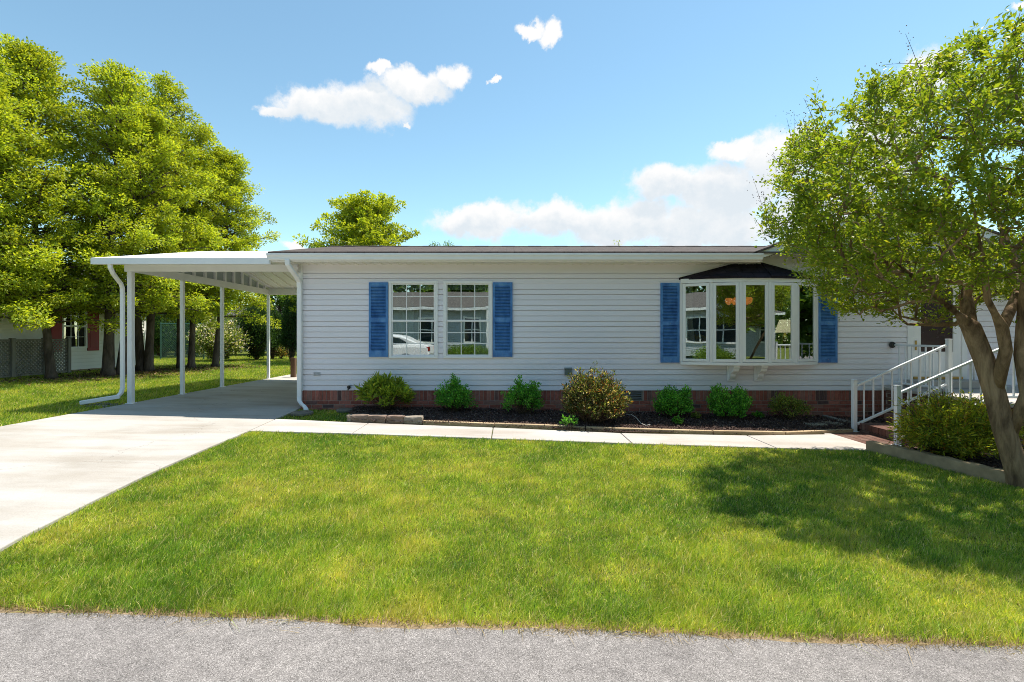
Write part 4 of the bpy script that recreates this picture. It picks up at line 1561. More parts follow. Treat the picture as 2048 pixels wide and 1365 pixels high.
# ---- shrubs
def shrub(name, label, px, py, D, rx, ry, h, n, leaf, pal, seed, cat='shrub', group=None, lobes=None, upright=0.4, per=16, spread=0.06, base=None, droop=0.0, inner=0.3, x=None, k_=1.0):
    rng = np.random.default_rng(seed)
    X = (px - VX) * D / FPX if x is None else x
    z0 = base if base is not None else float(bedz(X, D))
    t = thing(name, (X, D, z0), label, cat, group)
    lobes = lobes or [(0, 0, rx, ry, h)]
    wood = MB()
    Cs, Os, Cl = [], [], []
    q = random.Random(seed)
    tot = sum(l[2] * l[4] for l in lobes)
    for (ox, oy, ax, ay, hh) in lobes:
        m = int(n * ax * hh / tot)
        for k in range(m):
            # shoot ends spread over an egg shaped outline
            u = q.uniform(-0.25, 1) if k % 4 else q.uniform(0.2, 1)
            a = q.uniform(0, 2 * PI)
            s = math.sqrt(max(0, 1 - u * u))
            f = q.uniform(0.78, 1.14) * (1.0 if k % 9 else 1.13)
            tip = Vector((ox + ax * s * math.cos(a) * f, oy + ay * s * math.sin(a) * f, hh * 0.42 + hh * 0.58 * u * f))
            tip.z = max(tip.z, 0.05)
            root = Vector((ox * 0.4 + q.uniform(-.05, .05), oy * 0.4 + q.uniform(-.05, .05), 0))
            mid = root.lerp(tip, 0.5) + Vector((tip.x - ox, tip.y - oy, 0)) * 0.12 * upright
            W = Vector((X, D, z0))
            if k % 2 == 0:
                wood.tube([root + W, mid + W, tip + W], [0.006, 0.004, 0.002], 4, False)
            d = (tip - mid).normalized() + Vector((0, 0, upright))
            tone = q.uniform(0.8, 1.2)
            for j in range(3):
                g_ = inner + (1 - inner) * (j + q.random()) / 3
                c = mid.lerp(tip, g_) if g_ > 0.2 else root.lerp(mid, 0.5)
                Cs.append(tuple(c + W))
                Os.append(tuple(d))
                Cl.append(tone)
    Cs, Os, Cl = map(np.array, (Cs, Os, Cl))
    P, Dd, N, i, ln, wd = cloud_leaves(Cs, np.full((len(Cs), 3), spread), max(3, per // 3), leaf[0], leaf[1], rng, 0.5, Os * 1.6)
    Dd = Dd + np.array([0, 0, -droop])
    P[:, 2] = np.maximum(P[:, 2], z0 - 0.01)
    V, F = leaf_mesh(P, Dd, N, ln, wd)
    wood.build('stems', 'stem', t)
    np_obj('foliage', V, F, 'leaf', t, shade_col(len(P), pal, rng, Cl[i] * k_))
    return t


bg = 'small boxwoods along the brick skirting'
shrub('rhododendron', 'olive yellow shrub with long drooping leaves left of the boxwoods', 770, 0, 8.72, 0.43, 0.34, 0.56, 88, (0.14, 0.038), RHODO, 31, k_=0.95, per=15, spread=0.03, droop=0.25, upright=0.5, inner=0.65)
shrub('boxwood', 'bright green boxwood with one tall tip below the double windows', 907, 0, 8.72, 0.31, 0.28, 0.56, 190, (0.042, 0.024), BOX, 32, k_=1.3, group=bg, lobes=[(0, 0, .33, .28, .52), (0.02, 0, .10, .10, .66)], per=24, spread=0.04)
shrub('boxwood', 'bright green boxwood with a spike left of the bronze shrub', 1044, 0, 8.60, 0.34, 0.28, 0.60, 190, (0.042, 0.024), BOX, 33, k_=1.3, group=bg, lobes=[(0, 0, .33, .28, .52), (-0.04, 0, .09, .09, .70), (0.22, 0, .13, .12, .60)], per=24, spread=0.04)
shrub('bronze_shrub', 'largest shrub of the bed, with bronze and orange flecked leaves', 1187, 0, 7.98, 0.53, 0.42, 0.92, 560, (0.052, 0.020), BRONZE, 34, k_=0.72, lobes=[(0.03, 0, .50, .40, .72), (0.02, 0, .44, .36, .93), (-0.26, 0, .26, .24, .82)], per=24, spread=0.045, inner=0.2)
shrub('boxwood', 'dense round boxwood just left of the corbels', 1346, 0, 8.58, 0.33, 0.28, 0.56, 230, (0.042, 0.024), BOX, 35, k_=1.3, group=bg, lobes=[(0, 0, .32, .28, .50), (-0.1, 0, .14, .14, .56), (0.24, 0, .09, .1, .58)], per=24, spread=0.04)
shrub('boxwood', 'forked boxwood with two lobes under the corbels', 1458, 0, 8.52, 0.33, 0.28, 0.6, 230, (0.042, 0.024), BOX, 36, k_=1.3, group=bg, lobes=[(-0.18, 0, .17, .2, .60), (0.17, 0, .18, .2, .57), (0.0, 0, .27, .24, .40)], per=24, spread=0.04)
shrub('small_shrub', 'sparse olive shrub, last in the bed towards the steps', 1577, 0, 8.68, 0.31, 0.26, 0.46, 120, (0.042, 0.02), OLIVE, 37, lobes=[(-0.08, 0, .24, .24, .46), (0.2, 0, .14, .16, .36)], per=18, spread=0.045, inner=0.35)
shrub('nandina', 'feathery yellow green shrub in the planter beside the tree trunk', 1905, 0, 6.12, 0.60, 0.52, 0.80, 620, (0.066, 0.017), NAND, 38, base=gz(5.7) + .07, lobes=[(0, 0, .62, .52, .66), (-0.12, 0, .42, .4, .82), (0.35, 0, .35, .4, .74)], per=24, spread=0.06, droop=0.45, inner=0.15)
for i, (px, py, lb_) in enumerate(((1355, 858, 'tiny weed in the mulch beside the round boxwood'), (1517, 846, 'tiny weed in the mulch right of the forked boxwood'), (1140, 836, 'pale green sucker at the foot of the bronze shrub'), (1394, 848, 'tiny dry weed between the two right boxwoods'))):
    p = gp(px, py)
    shrub('weed', lb_, px, 0, p.y if i != 2 else 7.55, 0.07 if i != 2 else .13, 0.07, 0.10 if i != 2 else 0.22, 14, (0.05, 0.03), BOX if i != 3 else OLIVE, 70 + i, cat='weed', group='weeds in the mulch', per=9, spread=0.025)


# ---- the multi stemmed tree on the right
def crape():
    rng = np.random.default_rng(55)
    q = random.Random(55)
    bx, by = 5.42, 5.12
    bz = gz(bx)
    t = thing('crape_myrtle', (bx, by, bz), 'multi stemmed crape myrtle leaning over the steps with a wide leafy crown', 'tree')

    def w(px, py, D):
        return at(px, py, D)
    nodes, par = [], []

    def chain(pts, start=None):
        last = start
        out = []
        for k in range(len(pts)):
            if k == 0 and start is not None:
                continue
            nodes.append(Vector(pts[k]))
            par.append(last if last is not None else -1)
            last = len(nodes) - 1
            out.append(last)
        return out

    def fine(pts, m=3):
        r = [Vector(pts[0])]
        for a, b in zip(pts[:-1], pts[1:]):
            for k in range(1, m + 1):
                r.append(Vector(a).lerp(Vector(b), k / m))
        return r
    main = chain(fine([w(2046, 1000, 5.1), w(2030, 930, 5.1), w(2008, 860, 5.12), w(1990, 790, 5.15), w(1968, 720, 5.2), w(1942, 655, 5.25)]))
    s1 = chain([nodes[main[-1]]] + fine([w(1915, 628, 5.2), w(1868, 590, 5.15), w(1815, 545, 5.1), w(1765, 505, 5.0)], 2), main[-1])
    s2 = chain([nodes[main[-1]]] + fine([w(1935, 600, 5.4), w(1915, 530, 5.6), w(1880, 460, 5.8), w(1840, 390, 5.9)], 2), main[-1])
    s3 = chain([nodes[main[9]]] + fine([w(2012, 700, 5.0), w(2004, 655, 4.95), w(1975, 600, 4.85), w(1965, 520, 4.75), w(1950, 430, 4.7), w(1930, 340, 4.7)], 2), main[9])
    s4 = chain([nodes[main[5]]] + fine([w(2052, 790, 5.0), w(2040, 710, 5.0), w(2048, 600, 5.05), w(2062, 500, 5.1), w(2055, 380, 5.2), w(2040, 270, 5.2)], 2), main[5])
    s5 = chain([nodes[main[2]]] + fine([w(2110, 830, 5.3), w(2150, 700, 5.4), w(2200, 560, 5.5), w(2230, 420, 5.5)], 2), main[2])
    s6 = chain([nodes[s3[2]]] + fine([w(2035, 590, 5.2), w(2040, 540, 5.6), w(2000, 450, 6.0), w(1985, 340, 6.2)], 2), s3[2])
    base_n = len(nodes)
    # crown: shoot ends inside a vase shaped envelope, trimmed like the real one
    pts = []
    outline = [(1528, 420), (1560, 300), (1610, 235), (1690, 180), (1790, 120), (1900, 110), (1985, 60), (2060, 20), (3400, -200), (3400, 640), (1985, 600), (1880, 690), (1800, 650), (1735, 655), (1690, 690), (1655, 620), (1610, 520), (1535, 470)]
    cx, cy, cz = 5.75, 5.45, 2.75
    while len(pts) < 2900:
        n = 4000
        d = rvec(rng, n) * (rng.uniform(0.12, 1, n) ** 0.34)[:, None]
        P = np.stack([cx + d[:, 0] * 3.1, cy + d[:, 1] * 2.0, cz + np.where(d[:, 2] > 0, d[:, 2] * 2.15, d[:, 2] * 1.35)], 1)
        px = VX + P[:, 0] * FPX / P[:, 1]
        py = VY - (P[:, 2] - EYE) * FPX / P[:, 1]
        low = 1.12 + 0.42 * np.hypot(P[:, 0] - 5.2, P[:, 1] - 5.3) * 0.25
        ok = inpoly(px + rng.normal(0, 16, n), py + rng.normal(0, 16, n), outline) & (P[:, 2] > low) & ~((P[:, 2] < 2.0) & (np.hypot(P[:, 0] - 5.1, P[:, 1] - 5.2) < 0.75))
        pts += [Vector(p) for p in P[ok]]
    pts = pts[:2900]
    c0 = Vector((5.2, 5.2, 1.5))
    pts.sort(key=lambda p: (p - c0).length)
    tips = []
    NP = np.array([tuple(v) for v in nodes])
    for p in pts:
        dv_ = NP - np.array(p)
        dist = np.linalg.norm(dv_, axis=1)
        # prefer joining to wood that lies nearer the trunk than the tip does
        rad = np.linalg.norm(NP - np.array(c0), axis=1)
        cost = dist + 0.9 * np.maximum(0, rad - (p - c0).length + 0.1) + np.where(NP[:, 2] < 0.75, 5, 0) + np.maximum(0, NP[:, 2] - p.z) * 0.5
        j = int(cost.argmin())
        a = nodes[j]
        L = (p - a).length
        k = max(2, int(L / 0.16))
        dirp = (a - nodes[par[j]]).normalized() if par[j] >= 0 else Vector((0, 0, 1))
        c1 = a + dirp * L * 0.35
        last = j
        new = []
        for u in range(1, k + 1):
            f = u / k
            b = a.lerp(c1, f).lerp(c1.lerp(p, f), f)
            b += Vector((q.uniform(-1, 1), q.uniform(-1, 1), q.uniform(-1, 1))) * 0.018
            nodes.append(b)
            par.append(last)
            last = len(nodes) - 1
            new.append(tuple(b))
        NP = np.vstack([NP, np.array(new)])
        tips.append((last, j))
    # pipe model thickness
    n = len(nodes)
    wgt = [0.0] * n
    kids = [[] for _ in range(n)]
    for i in range(n):
        if par[i] >= 0:
            kids[par[i]].append(i)
    for i in range(n - 1, -1, -1):
        wgt[i] = max(wgt[i], 1.0) if not kids[i] else sum(wgt[k] for k in kids[i])
    radf = lambda i: min(0.108, 0.0032 * wgt[i] ** 0.48)
    wood = MB()
    done = [False] * n
    for i in range(n):
        if par[i] >= 0 and not (par[par[i]] >= 0 and kids[par[i]][0] == i):
            ch = [par[i], i]
        elif par[i] < 0:
            ch = [i]
        else:
            continue
        while kids[ch[-1]]:
            ch.append(kids[ch[-1]][0])
        if len(ch) < 2:
            continue
        rr = [radf(k) for k in ch]
        if par[i] >= 0:
            rr[0] = min(rr[1] * 1.15, radf(ch[0]))
        else:
            rr = [max(r_, 0.10 - 0.02 * k / len(rr)) if k < 16 else r_ for k, r_ in enumerate(rr)]
            rr[0] *= 1.35
            rr[1] *= 1.15
        big = max(rr) > 0.02
        wood.tube([nodes[k] for k in ch], rr, 10 if big else 5, True)
    wood.build('trunk', 'bark_smooth', t, smooth=True)
    # leaves along the outer wood
    P, D, N, Cl = [], [], [], []
    for i in range(base_n, n):
        if wgt[i] > 5 and q.random() > 0.45:
            continue
        d = (nodes[i] - nodes[par[i]]).normalized()
        m = 25 if wgt[i] < 2.5 else (15 if wgt[i] < 6 else 7)
        for k in range(m):
            a = np.array(nodes[par[i]].lerp(nodes[i], q.random())) + np.array([q.gauss(0, .05), q.gauss(0, .05), q.gauss(0, .045)])
            P.append(a)
            D.append((d.x * 0.7 + q.gauss(0, .6), d.y * 0.7 + q.gauss(0, .6), d.z * 0.7 + q.gauss(0.1, .5)))
            N.append((q.gauss(0, .5), q.gauss(0, .5), 0.8))
            Cl.append(1.0)
    P, D, N = np.array(P), np.array(D), np.array(N)
    Cl = 0.82 + 0.4 * fbm(P[:, 0] + P[:, 2] * 0.7, P[:, 1] + P[:, 2], 1.8, 4)
    V, F = leaf_mesh(P, D, N, rng.uniform(0.035, 0.078, len(P)), rng.uniform(0.018, 0.036, len(P)), 0.2)
    np_obj('crown', V, F, 'leaf', t, shade_col(len(P), CRAPE, rng, Cl))
    # last year's seed heads on the outermost shoots
    mb = MB()
    hi = [k for k, j in tips if (nodes[k] - Vector((cx, cy, cz))).length > 0 and nodes[k].z > 2.7 and ((nodes[k].x - cx) / 3.1) ** 2 + ((nodes[k].y - cy) / 2.0) ** 2 + ((nodes[k].z - cz) / 2.15) ** 2 > 0.78]
    q.shuffle(hi)
    tw_ = mb
    for k in hi[:170]:
        d = (nodes[k] - nodes[par[k]]).normalized() + Vector((0, 0, 0.5))
        e = nodes[k] + d * q.uniform(0.16, 0.36)
        tw_.tube([nodes[k], nodes[k].lerp(e, .5) + Vector((0, 0, .01)), e], [0.003, 0.002, 0.0012], 3, False)
        for _ in range(q.randint(10, 20)):
            c = nodes[k].lerp(e, q.uniform(0.25, 1.1)) + Vector((q.gauss(0, .04), q.gauss(0, .04), q.gauss(0, .05)))
            r_ = q.uniform(0.004, 0.0075)
            mb.add([c + Vector(o) * r_ for o in ((1, 0, 0), (-1, 0, 0), (0, 1, 0), (0, -1, 0), (0, 0, 1), (0, 0, -1))],
                   [(0, 2, 4), (2, 1, 4), (1, 3, 4), (3, 0, 4), (2, 0, 5), (1, 2, 5), (3, 1, 5), (0, 3, 5)])
    mb.build('seed_pods', simple('dark_seed_pod', (0.055, 0.02, 0.035), 0.6, 0.3), t)
    print('crape leaves', len(P), 'nodes', n)


crape()

# ------------------------------------------------------------------ left neighbour
NX = -14.13
nz = gz(NX)
nb = thing('neighbor_house', (NX - 3, 15, nz), 'cream sided house with dark red shutters behind the left tree row', 'house')
NY0, NY1 = 4.0, 18.77
no = [(15.30, 16.10, 1.02, 2.37)]
sd = MB()
fnn = lambda u, o, z: (NX + o, u, z)
lap(sd, fnn, NY0, NY1, nz + 0.06, nz + 0.06 + 24 * 0.12, 0.12, no, 0.03, None, 0.24)
fnk = lambda u, o, z: (u, NY1 + o, z)
lap(sd, fnk, NX - 7, NX, nz + 0.06, nz + 0.06 + 24 * 0.12, 0.12)
sd.build('wall', 'siding_next', nb, fix=False)
mb = MB()
mb.box(NX - 0.05, NX + 0.03, NY1 - 0.09, NY1 + 0.02, nz, nz + 2.95)
mb.build('corner_trim', 'white', nb)
MB().box(NX - 7, NX - 0.008, NY0, NY1 - 0.01, nz - 0.05, nz + 0.058).build('foundation', 'curb', nb)
ro = MB()
for (xa, za, xb, zb_) in ((NX + 0.4, nz + 2.9, NX - 3.5, nz + 3.95), (NX - 7.4, nz + 2.9, NX - 3.5, nz + 3.95)):
    ro.prism([(xa, NY0, za), (xa, NY1 + 0.35, za), (xb, NY1 + 0.35, zb_), (xb, NY0, zb_)], (0, 0, 0.05))
nro = ro.build('roof', 'shingle_far', nb)
mb = MB()
mb.box(NX + 0.38, NX + 0.40, NY0, NY1 + 0.35, nz + 2.76, nz + 2.89)
mb.build('fascia', 'white', nro)
MB().box(NX + 0.012, NX + 0.38, NY0, NY1 + 0.33, nz + 2.80, nz + 2.815).build('soffit', 'white', nro)
y0, y1, z0, z1 = 15.25, 16.15, 0.97, 2.42
f = MB()
for q_ in ((y0, y1, z1 - .06, z1), (y0, y1, z0, z0 + .06)):
    f.box(NX + 0.01, NX + 0.05, *q_)
for q_ in ((y0, y0 + .06), (y1 - .06, y1)):
    f.box(NX + 0.01, NX + 0.049, q_[0], q_[1], z0 + .06, z1 - .06)
zm = (z0 + z1) / 2
f.box(NX + 0.01, NX + 0.045, y0 + .06, y1 - .06, zm - .03, zm + .03)
wn = f.build('window', 'vinyl', nb)
f = MB()
for k in (1, 2):
    yy = y0 + .06 + (y1 - y0 - .12) * k / 3
    f.box(NX + .022, NX + .03, yy - .009, yy + .009, z0 + .06, z1 - .06)
for zz in (z0 + .06 + (zm - z0 - .09) / 2, zm + .03 + (z1 - zm - .09) / 2):
    f.box(NX + .021, NX + .031, y0 + .06, y1 - .06, zz - .009, zz + .009)
f.build('grille', 'vinyl', wn)
MB().box(NX + .012, NX + .018, y0 + .05, y1 - .05, z0 + .05, z1 - .05).build('pane', 'glass', wn)
MB().box(NX - .3, NX - .28, y0 - .2, y1 + .2, z0 - .2, z1 + .2).build('unlit_room_panel', 'black', wn)  # black board standing in for the unlit room behind the pane
for (a, b) in ((y0 - 0.46, y0 - 0.02), (y1 + 0.02, y1 + 0.46)):
    f = MB()
    f.box(NX + 0.016, NX + 0.05, a, b, z0 - .09, z1 + .03)
    s = f.build('shutter', 'red_shutter', nb, bevel=0.004)
    f = MB()
    for (p_, q_) in ((z0 + .02, zm - .08), (zm + .08, z1 - .08)):
        f.box(NX + 0.05, NX + 0.062, a + .08, b - .08, p_, q_)
    f.build('raised_panel', 'red_shutter', s, bevel=0.01)

# lattice screen in front of it
def lattice(x, y0, y1, z0, z1, label):
    t = thing('lattice_screen', (x, (y0 + y1) / 2, z0), label, 'lattice screen', 'lattice panels by the cream house')
    m = MB()
    H_, L_ = z1 - z0, y1 - y0
    sp_ = 0.105
    for s in (1, -1):
        k = -H_
        while k < L_:
            a0, a1 = max(k, 0), min(k + H_, L_)
            if a1 - a0 > 0.02:
                if s == 1:
                    p0, p1 = (y0 + a0, z0 + (a0 - k)), (y0 + a1, z0 + (a1 - k))
                else:
                    p0, p1 = (y0 + a0, z1 - (a0 - k)), (y0 + a1, z1 - (a1 - k))
                m.bar((x + 0.006 * s, *p0), (x + 0.006 * s, *p1), 0.010, 0.036, up=(1, 0, 0)) if False else m.obox(
                    (x + 0.006 * s, (p0[0] + p1[0]) / 2, (p0[1] + p1[1]) / 2), (0.004, 0, 0),
                    (0, (p1[0] - p0[0]) / 2, (p1[1] - p0[1]) / 2), (0, -0.013 * s, 0.013))
            k += sp_
    m.build('lattice', 'old_wood', t)
    MB().box(x - 0.02, x + 0.02, y0, y1, z1, z1 + 0.045).build('top_rail', 'old_wood', t)
    MB().box(x - 0.02, x + 0.02, y0, y1, z0 - 0.045, z0).build('bottom_rail', 'old_wood', t)
    return t


lx = -13.72
lz = gz(lx) + 0.08
lattice(lx, 12.45, 13.28, lz, lz + 0.95, 'lattice panel at the frame edge')
lattice(lx, 13.42, 14.22, lz, lz + 0.95, 'lattice panel left of the slim tree trunk')
lattice(lx, 14.34, 15.0, lz, lz + 0.95, 'lattice panel behind the slim tree trunk, next to the red shutter')
for i, yy in enumerate((13.35, 14.28, 15.05)):
    tag(MB().box(lx - 0.055, lx + 0.055, yy - 0.05, yy + 0.05, lz - 0.25, lz + 1.03).build('screen_post', 'old_wood', origin=(lx, yy, lz - .1), bevel=0.008),
        ['weathered post between the two leftmost lattice panels', 'weathered post between the lattice panels nearest the slim trunk', 'weathered end post of the lattice below the red shutter'][i], 'post', 'posts of the lattice screen')

# ---- back garden seen through the carport
def blob_shrub(name, label, px, py, D, rw, h, n, leaf, pal, seed, per=18, cat='shrub', group=None, spread=0.12, base=None, **k):
    X = (px - VX) * D / FPX
    return shrub(name, label, px, 0, D, rw, rw * 0.8, h, n, leaf, pal, seed, cat, group, per=per, spread=spread, base=gz(X), **k)


FLOW = [(4, (0.085, 0.115, 0.03)), (3, (0.12, 0.15, 0.045)), (2, (0.055, 0.085, 0.025)), (2.5, (0.42, 0.38, 0.44))]
blob_shrub('flowering_shrub', 'round shrub dotted with pale lilac flowers behind the third carport post', 437, 722, 22.3, 1.2, 1.95, 520, (0.10, 0.055), FLOW, 81, per=24, spread=0.14, inner=0.1)
hg = 'dark evergreens at the back of the yard'
blob_shrub('evergreen_hedge', 'wide dark evergreen hedge between the third and fourth carport posts', 513, 722, 23.5, 0.85, 2.9, 560, (0.11, 0.04), DARKG, 82, per=24, spread=0.14, group=hg, inner=0.1, upright=0.8)
blob_shrub('arborvitae', 'dark narrow evergreen right of the fourth carport post', 545, 722, 24.5, 0.42, 2.75, 300, (0.11, 0.04), DARKG, 83, per=24, spread=0.12, group=hg, upright=0.8)
blob_shrub('arborvitae', 'tall dark evergreen against the house corner downspout', 583, 722, 22.6, 0.45, 3.0, 340, (0.11, 0.04), DARKG, 84, per=24, spread=0.12, group=hg, upright=0.8)
blob_shrub('dark_bush', 'dark bush behind the chain link fence', 325, 722, 25.5, 1.5, 2.6, 460, (0.13, 0.06), DARKG, 85, per=24, spread=0.2, group=hg)
blob_shrub('dark_bush', 'dark bush seen between the second carport post and the flowering shrub', 385, 722, 26.0, 1.3, 2.4, 420, (0.13, 0.06), DARKG, 86, per=24, spread=0.2, group=hg)
blob_shrub('low_plant', 'low reddish plant below the far window', 562, 720, 25.0, 0.35, 0.75, 90, (0.09, 0.05), BRONZE, 87, per=15, spread=0.08)
bgp = 'trees far behind the carport'
for i, (x, y, h, r_, lb_) in enumerate(((-18.5, 27, 6.2, 2.6, 'mid green tree behind the cream house corner'), (-14.2, 30, 5.6, 2.6, 'mid green tree beyond the flowering shrub'), (-20.5, 31, 7.0, 2.8, 'farthest mid green tree beyond the left row'), (-11.2, 33.5, 4.6, 2.0, 'low mid green tree in front of the far cream house'))):
    cone_tree(x, y, h, r_, 90 + i, lb_, bgp, pal=MIDG, zb=0.9, nl=80, per=36, leaf=(0.19, 0.10), name='background_tree', power=0.5, trunk_r=0.15)
fh = thing('far_house', (-15, 36, gz(-14)), 'small cream house far behind the carport with one window showing', 'house')
mb = MB()
lap(mb, lambda u, o, z: (u, 36 - o, z), -22, -9.6, 0.2, 0.2 + 20 * 0.13, 0.13)
mb.build('wall', 'tan_stucco', fh, fix=False)
mb = MB()
mb.prism([(-22.5, 35.6, 2.8), (-9.2, 35.6, 2.8), (-9.2, 39, 3.8), (-22.5, 39, 3.8)], (0, 0, .06))
mb.build('roof', 'shingle_far', fh)
wx0, wx1, wz0, wz1 = (556 - VX) * 36 / FPX, (574 - VX) * 36 / FPX, EYE - 20 * 36 / FPX, EYE + 36 * 36 / FPX
mb = MB()
for q_ in ((wx0, wx1, wz1 - .06, wz1), (wx0, wx1, wz0, wz0 + .06), (wx0, wx0 + .06, wz0 + .06, wz1 - .06), (wx1 - .06, wx1, wz0 + .06, wz1 - .06), (wx0 + .06, wx1 - .06, (wz0 + wz1) / 2 - .05, (wz0 + wz1) / 2 + .05), ((wx0 + wx1) / 2 - .02, (wx0 + wx1) / 2 + .02, (wz0 + wz1) / 2 + .05, wz1 - .06)):
    mb.box(q_[0], q_[1], 35.93, 35.98, q_[2], q_[3])
fw = mb.build('window', 'vinyl', fh)
MB().box(wx0 + .05, wx1 - .05, 35.955, 35.965, wz0 + .05, wz1 - .05).build('pane', 'car_glass', fw)
# chain link fence
cf_ = thing('chain_link_fence', (-16.2, 23.6, gz(-14)), 'green chain link fence panel between the cream house and the flowering shrub', 'fence')
mb = MB()
fx0, fx1, fz0, fz1 = -17.0, -14.6, gz(-14) + .05, gz(-14) + 1.75
for s in (1, -1):
    k = -(fz1 - fz0)
    while k < fx1 - fx0:
        a0, a1 = max(k, 0), min(k + fz1 - fz0, fx1 - fx0)
        if a1 - a0 > .02:
            za, zb_ = (fz0 + a0 - k, fz0 + a1 - k) if s == 1 else (fz1 - a0 + k, fz1 - a1 + k)
            mb.bar((fx0 + a0, 23.6, za), (fx0 + a1, 23.6, zb_), 0.006, 0.006)
        k += 0.085
M['fence_green'] = simple('fence_green', (0.05, 0.14, 0.11), 0.5, 0.1)
mb.build('mesh', 'fence_green', cf_)
mb = MB()
mb.tube([(fx0, 23.6, fz1), (fx1, 23.6, fz1)], 0.022, 8)
mb.build('top_rail', 'fence_green', cf_)
for xx in (fx0, fx1 - 0.3):
    MB().tube([(xx, 23.6, gz(-14) - .2), (xx, 23.6, fz1 + .06)], 0.03, 8).build('fence_post', 'fence_green', cf_)
p = at(587, 712, 15.2)
tag(MB().box(p.x - .07, p.x + .07, 15.13, 15.27, gz(p.x) - .1, EYE + (VY - 716) * 15.2 / FPX).build('wood_post', 'wood_post', origin=(p.x, 15.2, gz(p.x)), bevel=.01), 'short brown wooden post at the far end of the carport slab', 'post')

# ------------------------------------------------------------------ grass
STRAW = np.array([0.30, 0.255, 0.12])


def blades(name, X, Y, h, w, rng, col, lean=0.5, z=None, mat='grass', kind='stuff', label=None, wind=(0.25, 0.1)):
    n = len(X)
    Z = gza(X) if z is None else z
    a = rng.uniform(0, 2 * PI, n)
    sx, sy = np.cos(a), np.sin(a)
    la = rng.uniform(0, 2 * PI, n)
    ll = rng.gamma(2.0, lean / 2.2, n) * h
    lx_, ly_ = np.cos(la) * ll + wind[0] * h, np.sin(la) * ll + wind[1] * h
    hh = h * np.sqrt(np.clip(1 - 0.35 * (ll / h) ** 2, 0.15, 1))
    B = np.stack([X, Y, Z], 1)
    Sd = np.stack([sx, sy, np.zeros(n)], 1) * (w / 2)[:, None]
    mid = B + np.stack([lx_ * .35, ly_ * .35, hh * .58], 1)
    tip = B + np.stack([lx_, ly_, hh], 1)
    V = np.stack([B - Sd, B + Sd, mid - Sd * .8, mid + Sd * .8, tip], 1).reshape(-1, 3)
    b = np.arange(n) * 5
    F = np.stack([np.stack([b, b + 1, b + 3], 1), np.stack([b, b + 3, b + 2], 1), np.stack([b + 2, b + 3, b + 4], 1)], 1).reshape(-1, 3)
    o = np_obj(name, V, F, mat, None, np.repeat(col, 5, axis=0))
    return tag(o, label, kind=kind)


def grass_col(X, Y, rng, patch=1.0, green=0.0):
    n = len(X)
    f = fbm(X, Y, 0.75, 5)
    g_ = fbm(X, Y, 2.6, 8)
    u = np.clip(0.5 + (f - 0.5) * 1.15 * patch + (g_ - 0.5) * 1.1 + rng.normal(0, 0.27, n) - green, 0, 1)
    deep, fresh, lime, yel = (np.array(c) for c in ((0.055, 0.110, 0.014), (0.125, 0.185, 0.020), (0.190, 0.230, 0.026), (0.285, 0.265, 0.055)))
    t_ = u[:, None] * 3
    c = np.where(t_ < 1, deep + (fresh - deep) * t_, np.where(t_ < 2, fresh + (lime - fresh) * (t_ - 1), lime + (yel - lime) * (t_ - 2)))
    dead = rng.random(n) < 0.10 + 0.12 * np.clip((g_ - 0.55) * 4, 0, 1) * np.clip((f - 0.5) * 6, 0, 1)
    c[dead] = STRAW * rng.uniform(0.7, 1.3, (dead.sum(), 1))
    c = c * (0.72 + 0.56 * fbm(X, Y, 7.0, 51))[:, None]
    return c * rng.uniform(0.75, 1.25, (n, 1)) * 2.2


rng = np.random.default_rng(12)
lawn = [(-3.03, 2.46), (0, 2.40), (3, 2.32), (7, 2.24), (10.5, 2.15), (10.5, 4.2), (7.6, 4.22), (6.9, 4.27), (6.25, 4.37), (5.8, 4.55), (5.48, 4.80), (5.28, 5.12), (5.20, 5.45), (5.14, 5.75), (5.07, 6.05), (4.98, 6.36), (4.88, 6.61), (3.66, 6.60), (1.71, 6.68), (-0.25, 6.81), (-2.26, 6.93), (-3.74, 6.95), (-3.67, 5.8), (-3.59, 4.9), (-3.47, 4.1), (-3.33, 3.3), (-3.19, 2.8)]
CH = []
for (ya, yb, dens) in ((2.1, 2.8, 21000), (2.8, 3.5, 15500), (3.5, 4.4, 11000), (4.4, 5.5, 7800), (5.5, 7.0, 6000)):
    x0, x1 = -4.0, min(10.5, yb * 1.22 + 1.2)
    n = int((x1 - x0) * (yb - ya) * dens)
    X, Y = rng.uniform(x0, x1, n), rng.uniform(ya, yb, n)
    # ragged edge to the road
    k = inpoly(X, Y, lawn) & (Y > ROADY(X) - 0.01 + 0.07 * fbm(X, X * 0, 3.0, 2) * rng.uniform(0.3, 1.6, n))
    k &= rng.random(n) < np.clip(0.45 + 1.0 * fbm(X, Y, 3.2, 31) + 0.25, 0, 1)
    CH.append(np.stack([X[k], Y[k]], 1))
Q = np.vstack(CH)
X, Y = Q[:, 0], Q[:, 1]
tall = np.clip((fbm(X, Y, 1.2, 21) - 0.42) * 3, 0, 1)
edge = np.exp(-np.abs(Y - ROADY(X)) / 0.25)
h = rng.uniform(0.022, 0.046, len(X)) * (1 + 0.45 * tall + 0.35 * edge) * (0.5 + 1.0 * fbm(X, Y, 9.0, 41))
w = rng.uniform(0.0026, 0.0044, len(X)) * (np.maximum(Y, 2.5) / 2.5) ** 0.55
blades('lawn_grass', X, Y, h, w, rng, grass_col(X, Y, rng), 0.75, label='mown front lawn, yellow green in the sun')
print('lawn blades', len(X))

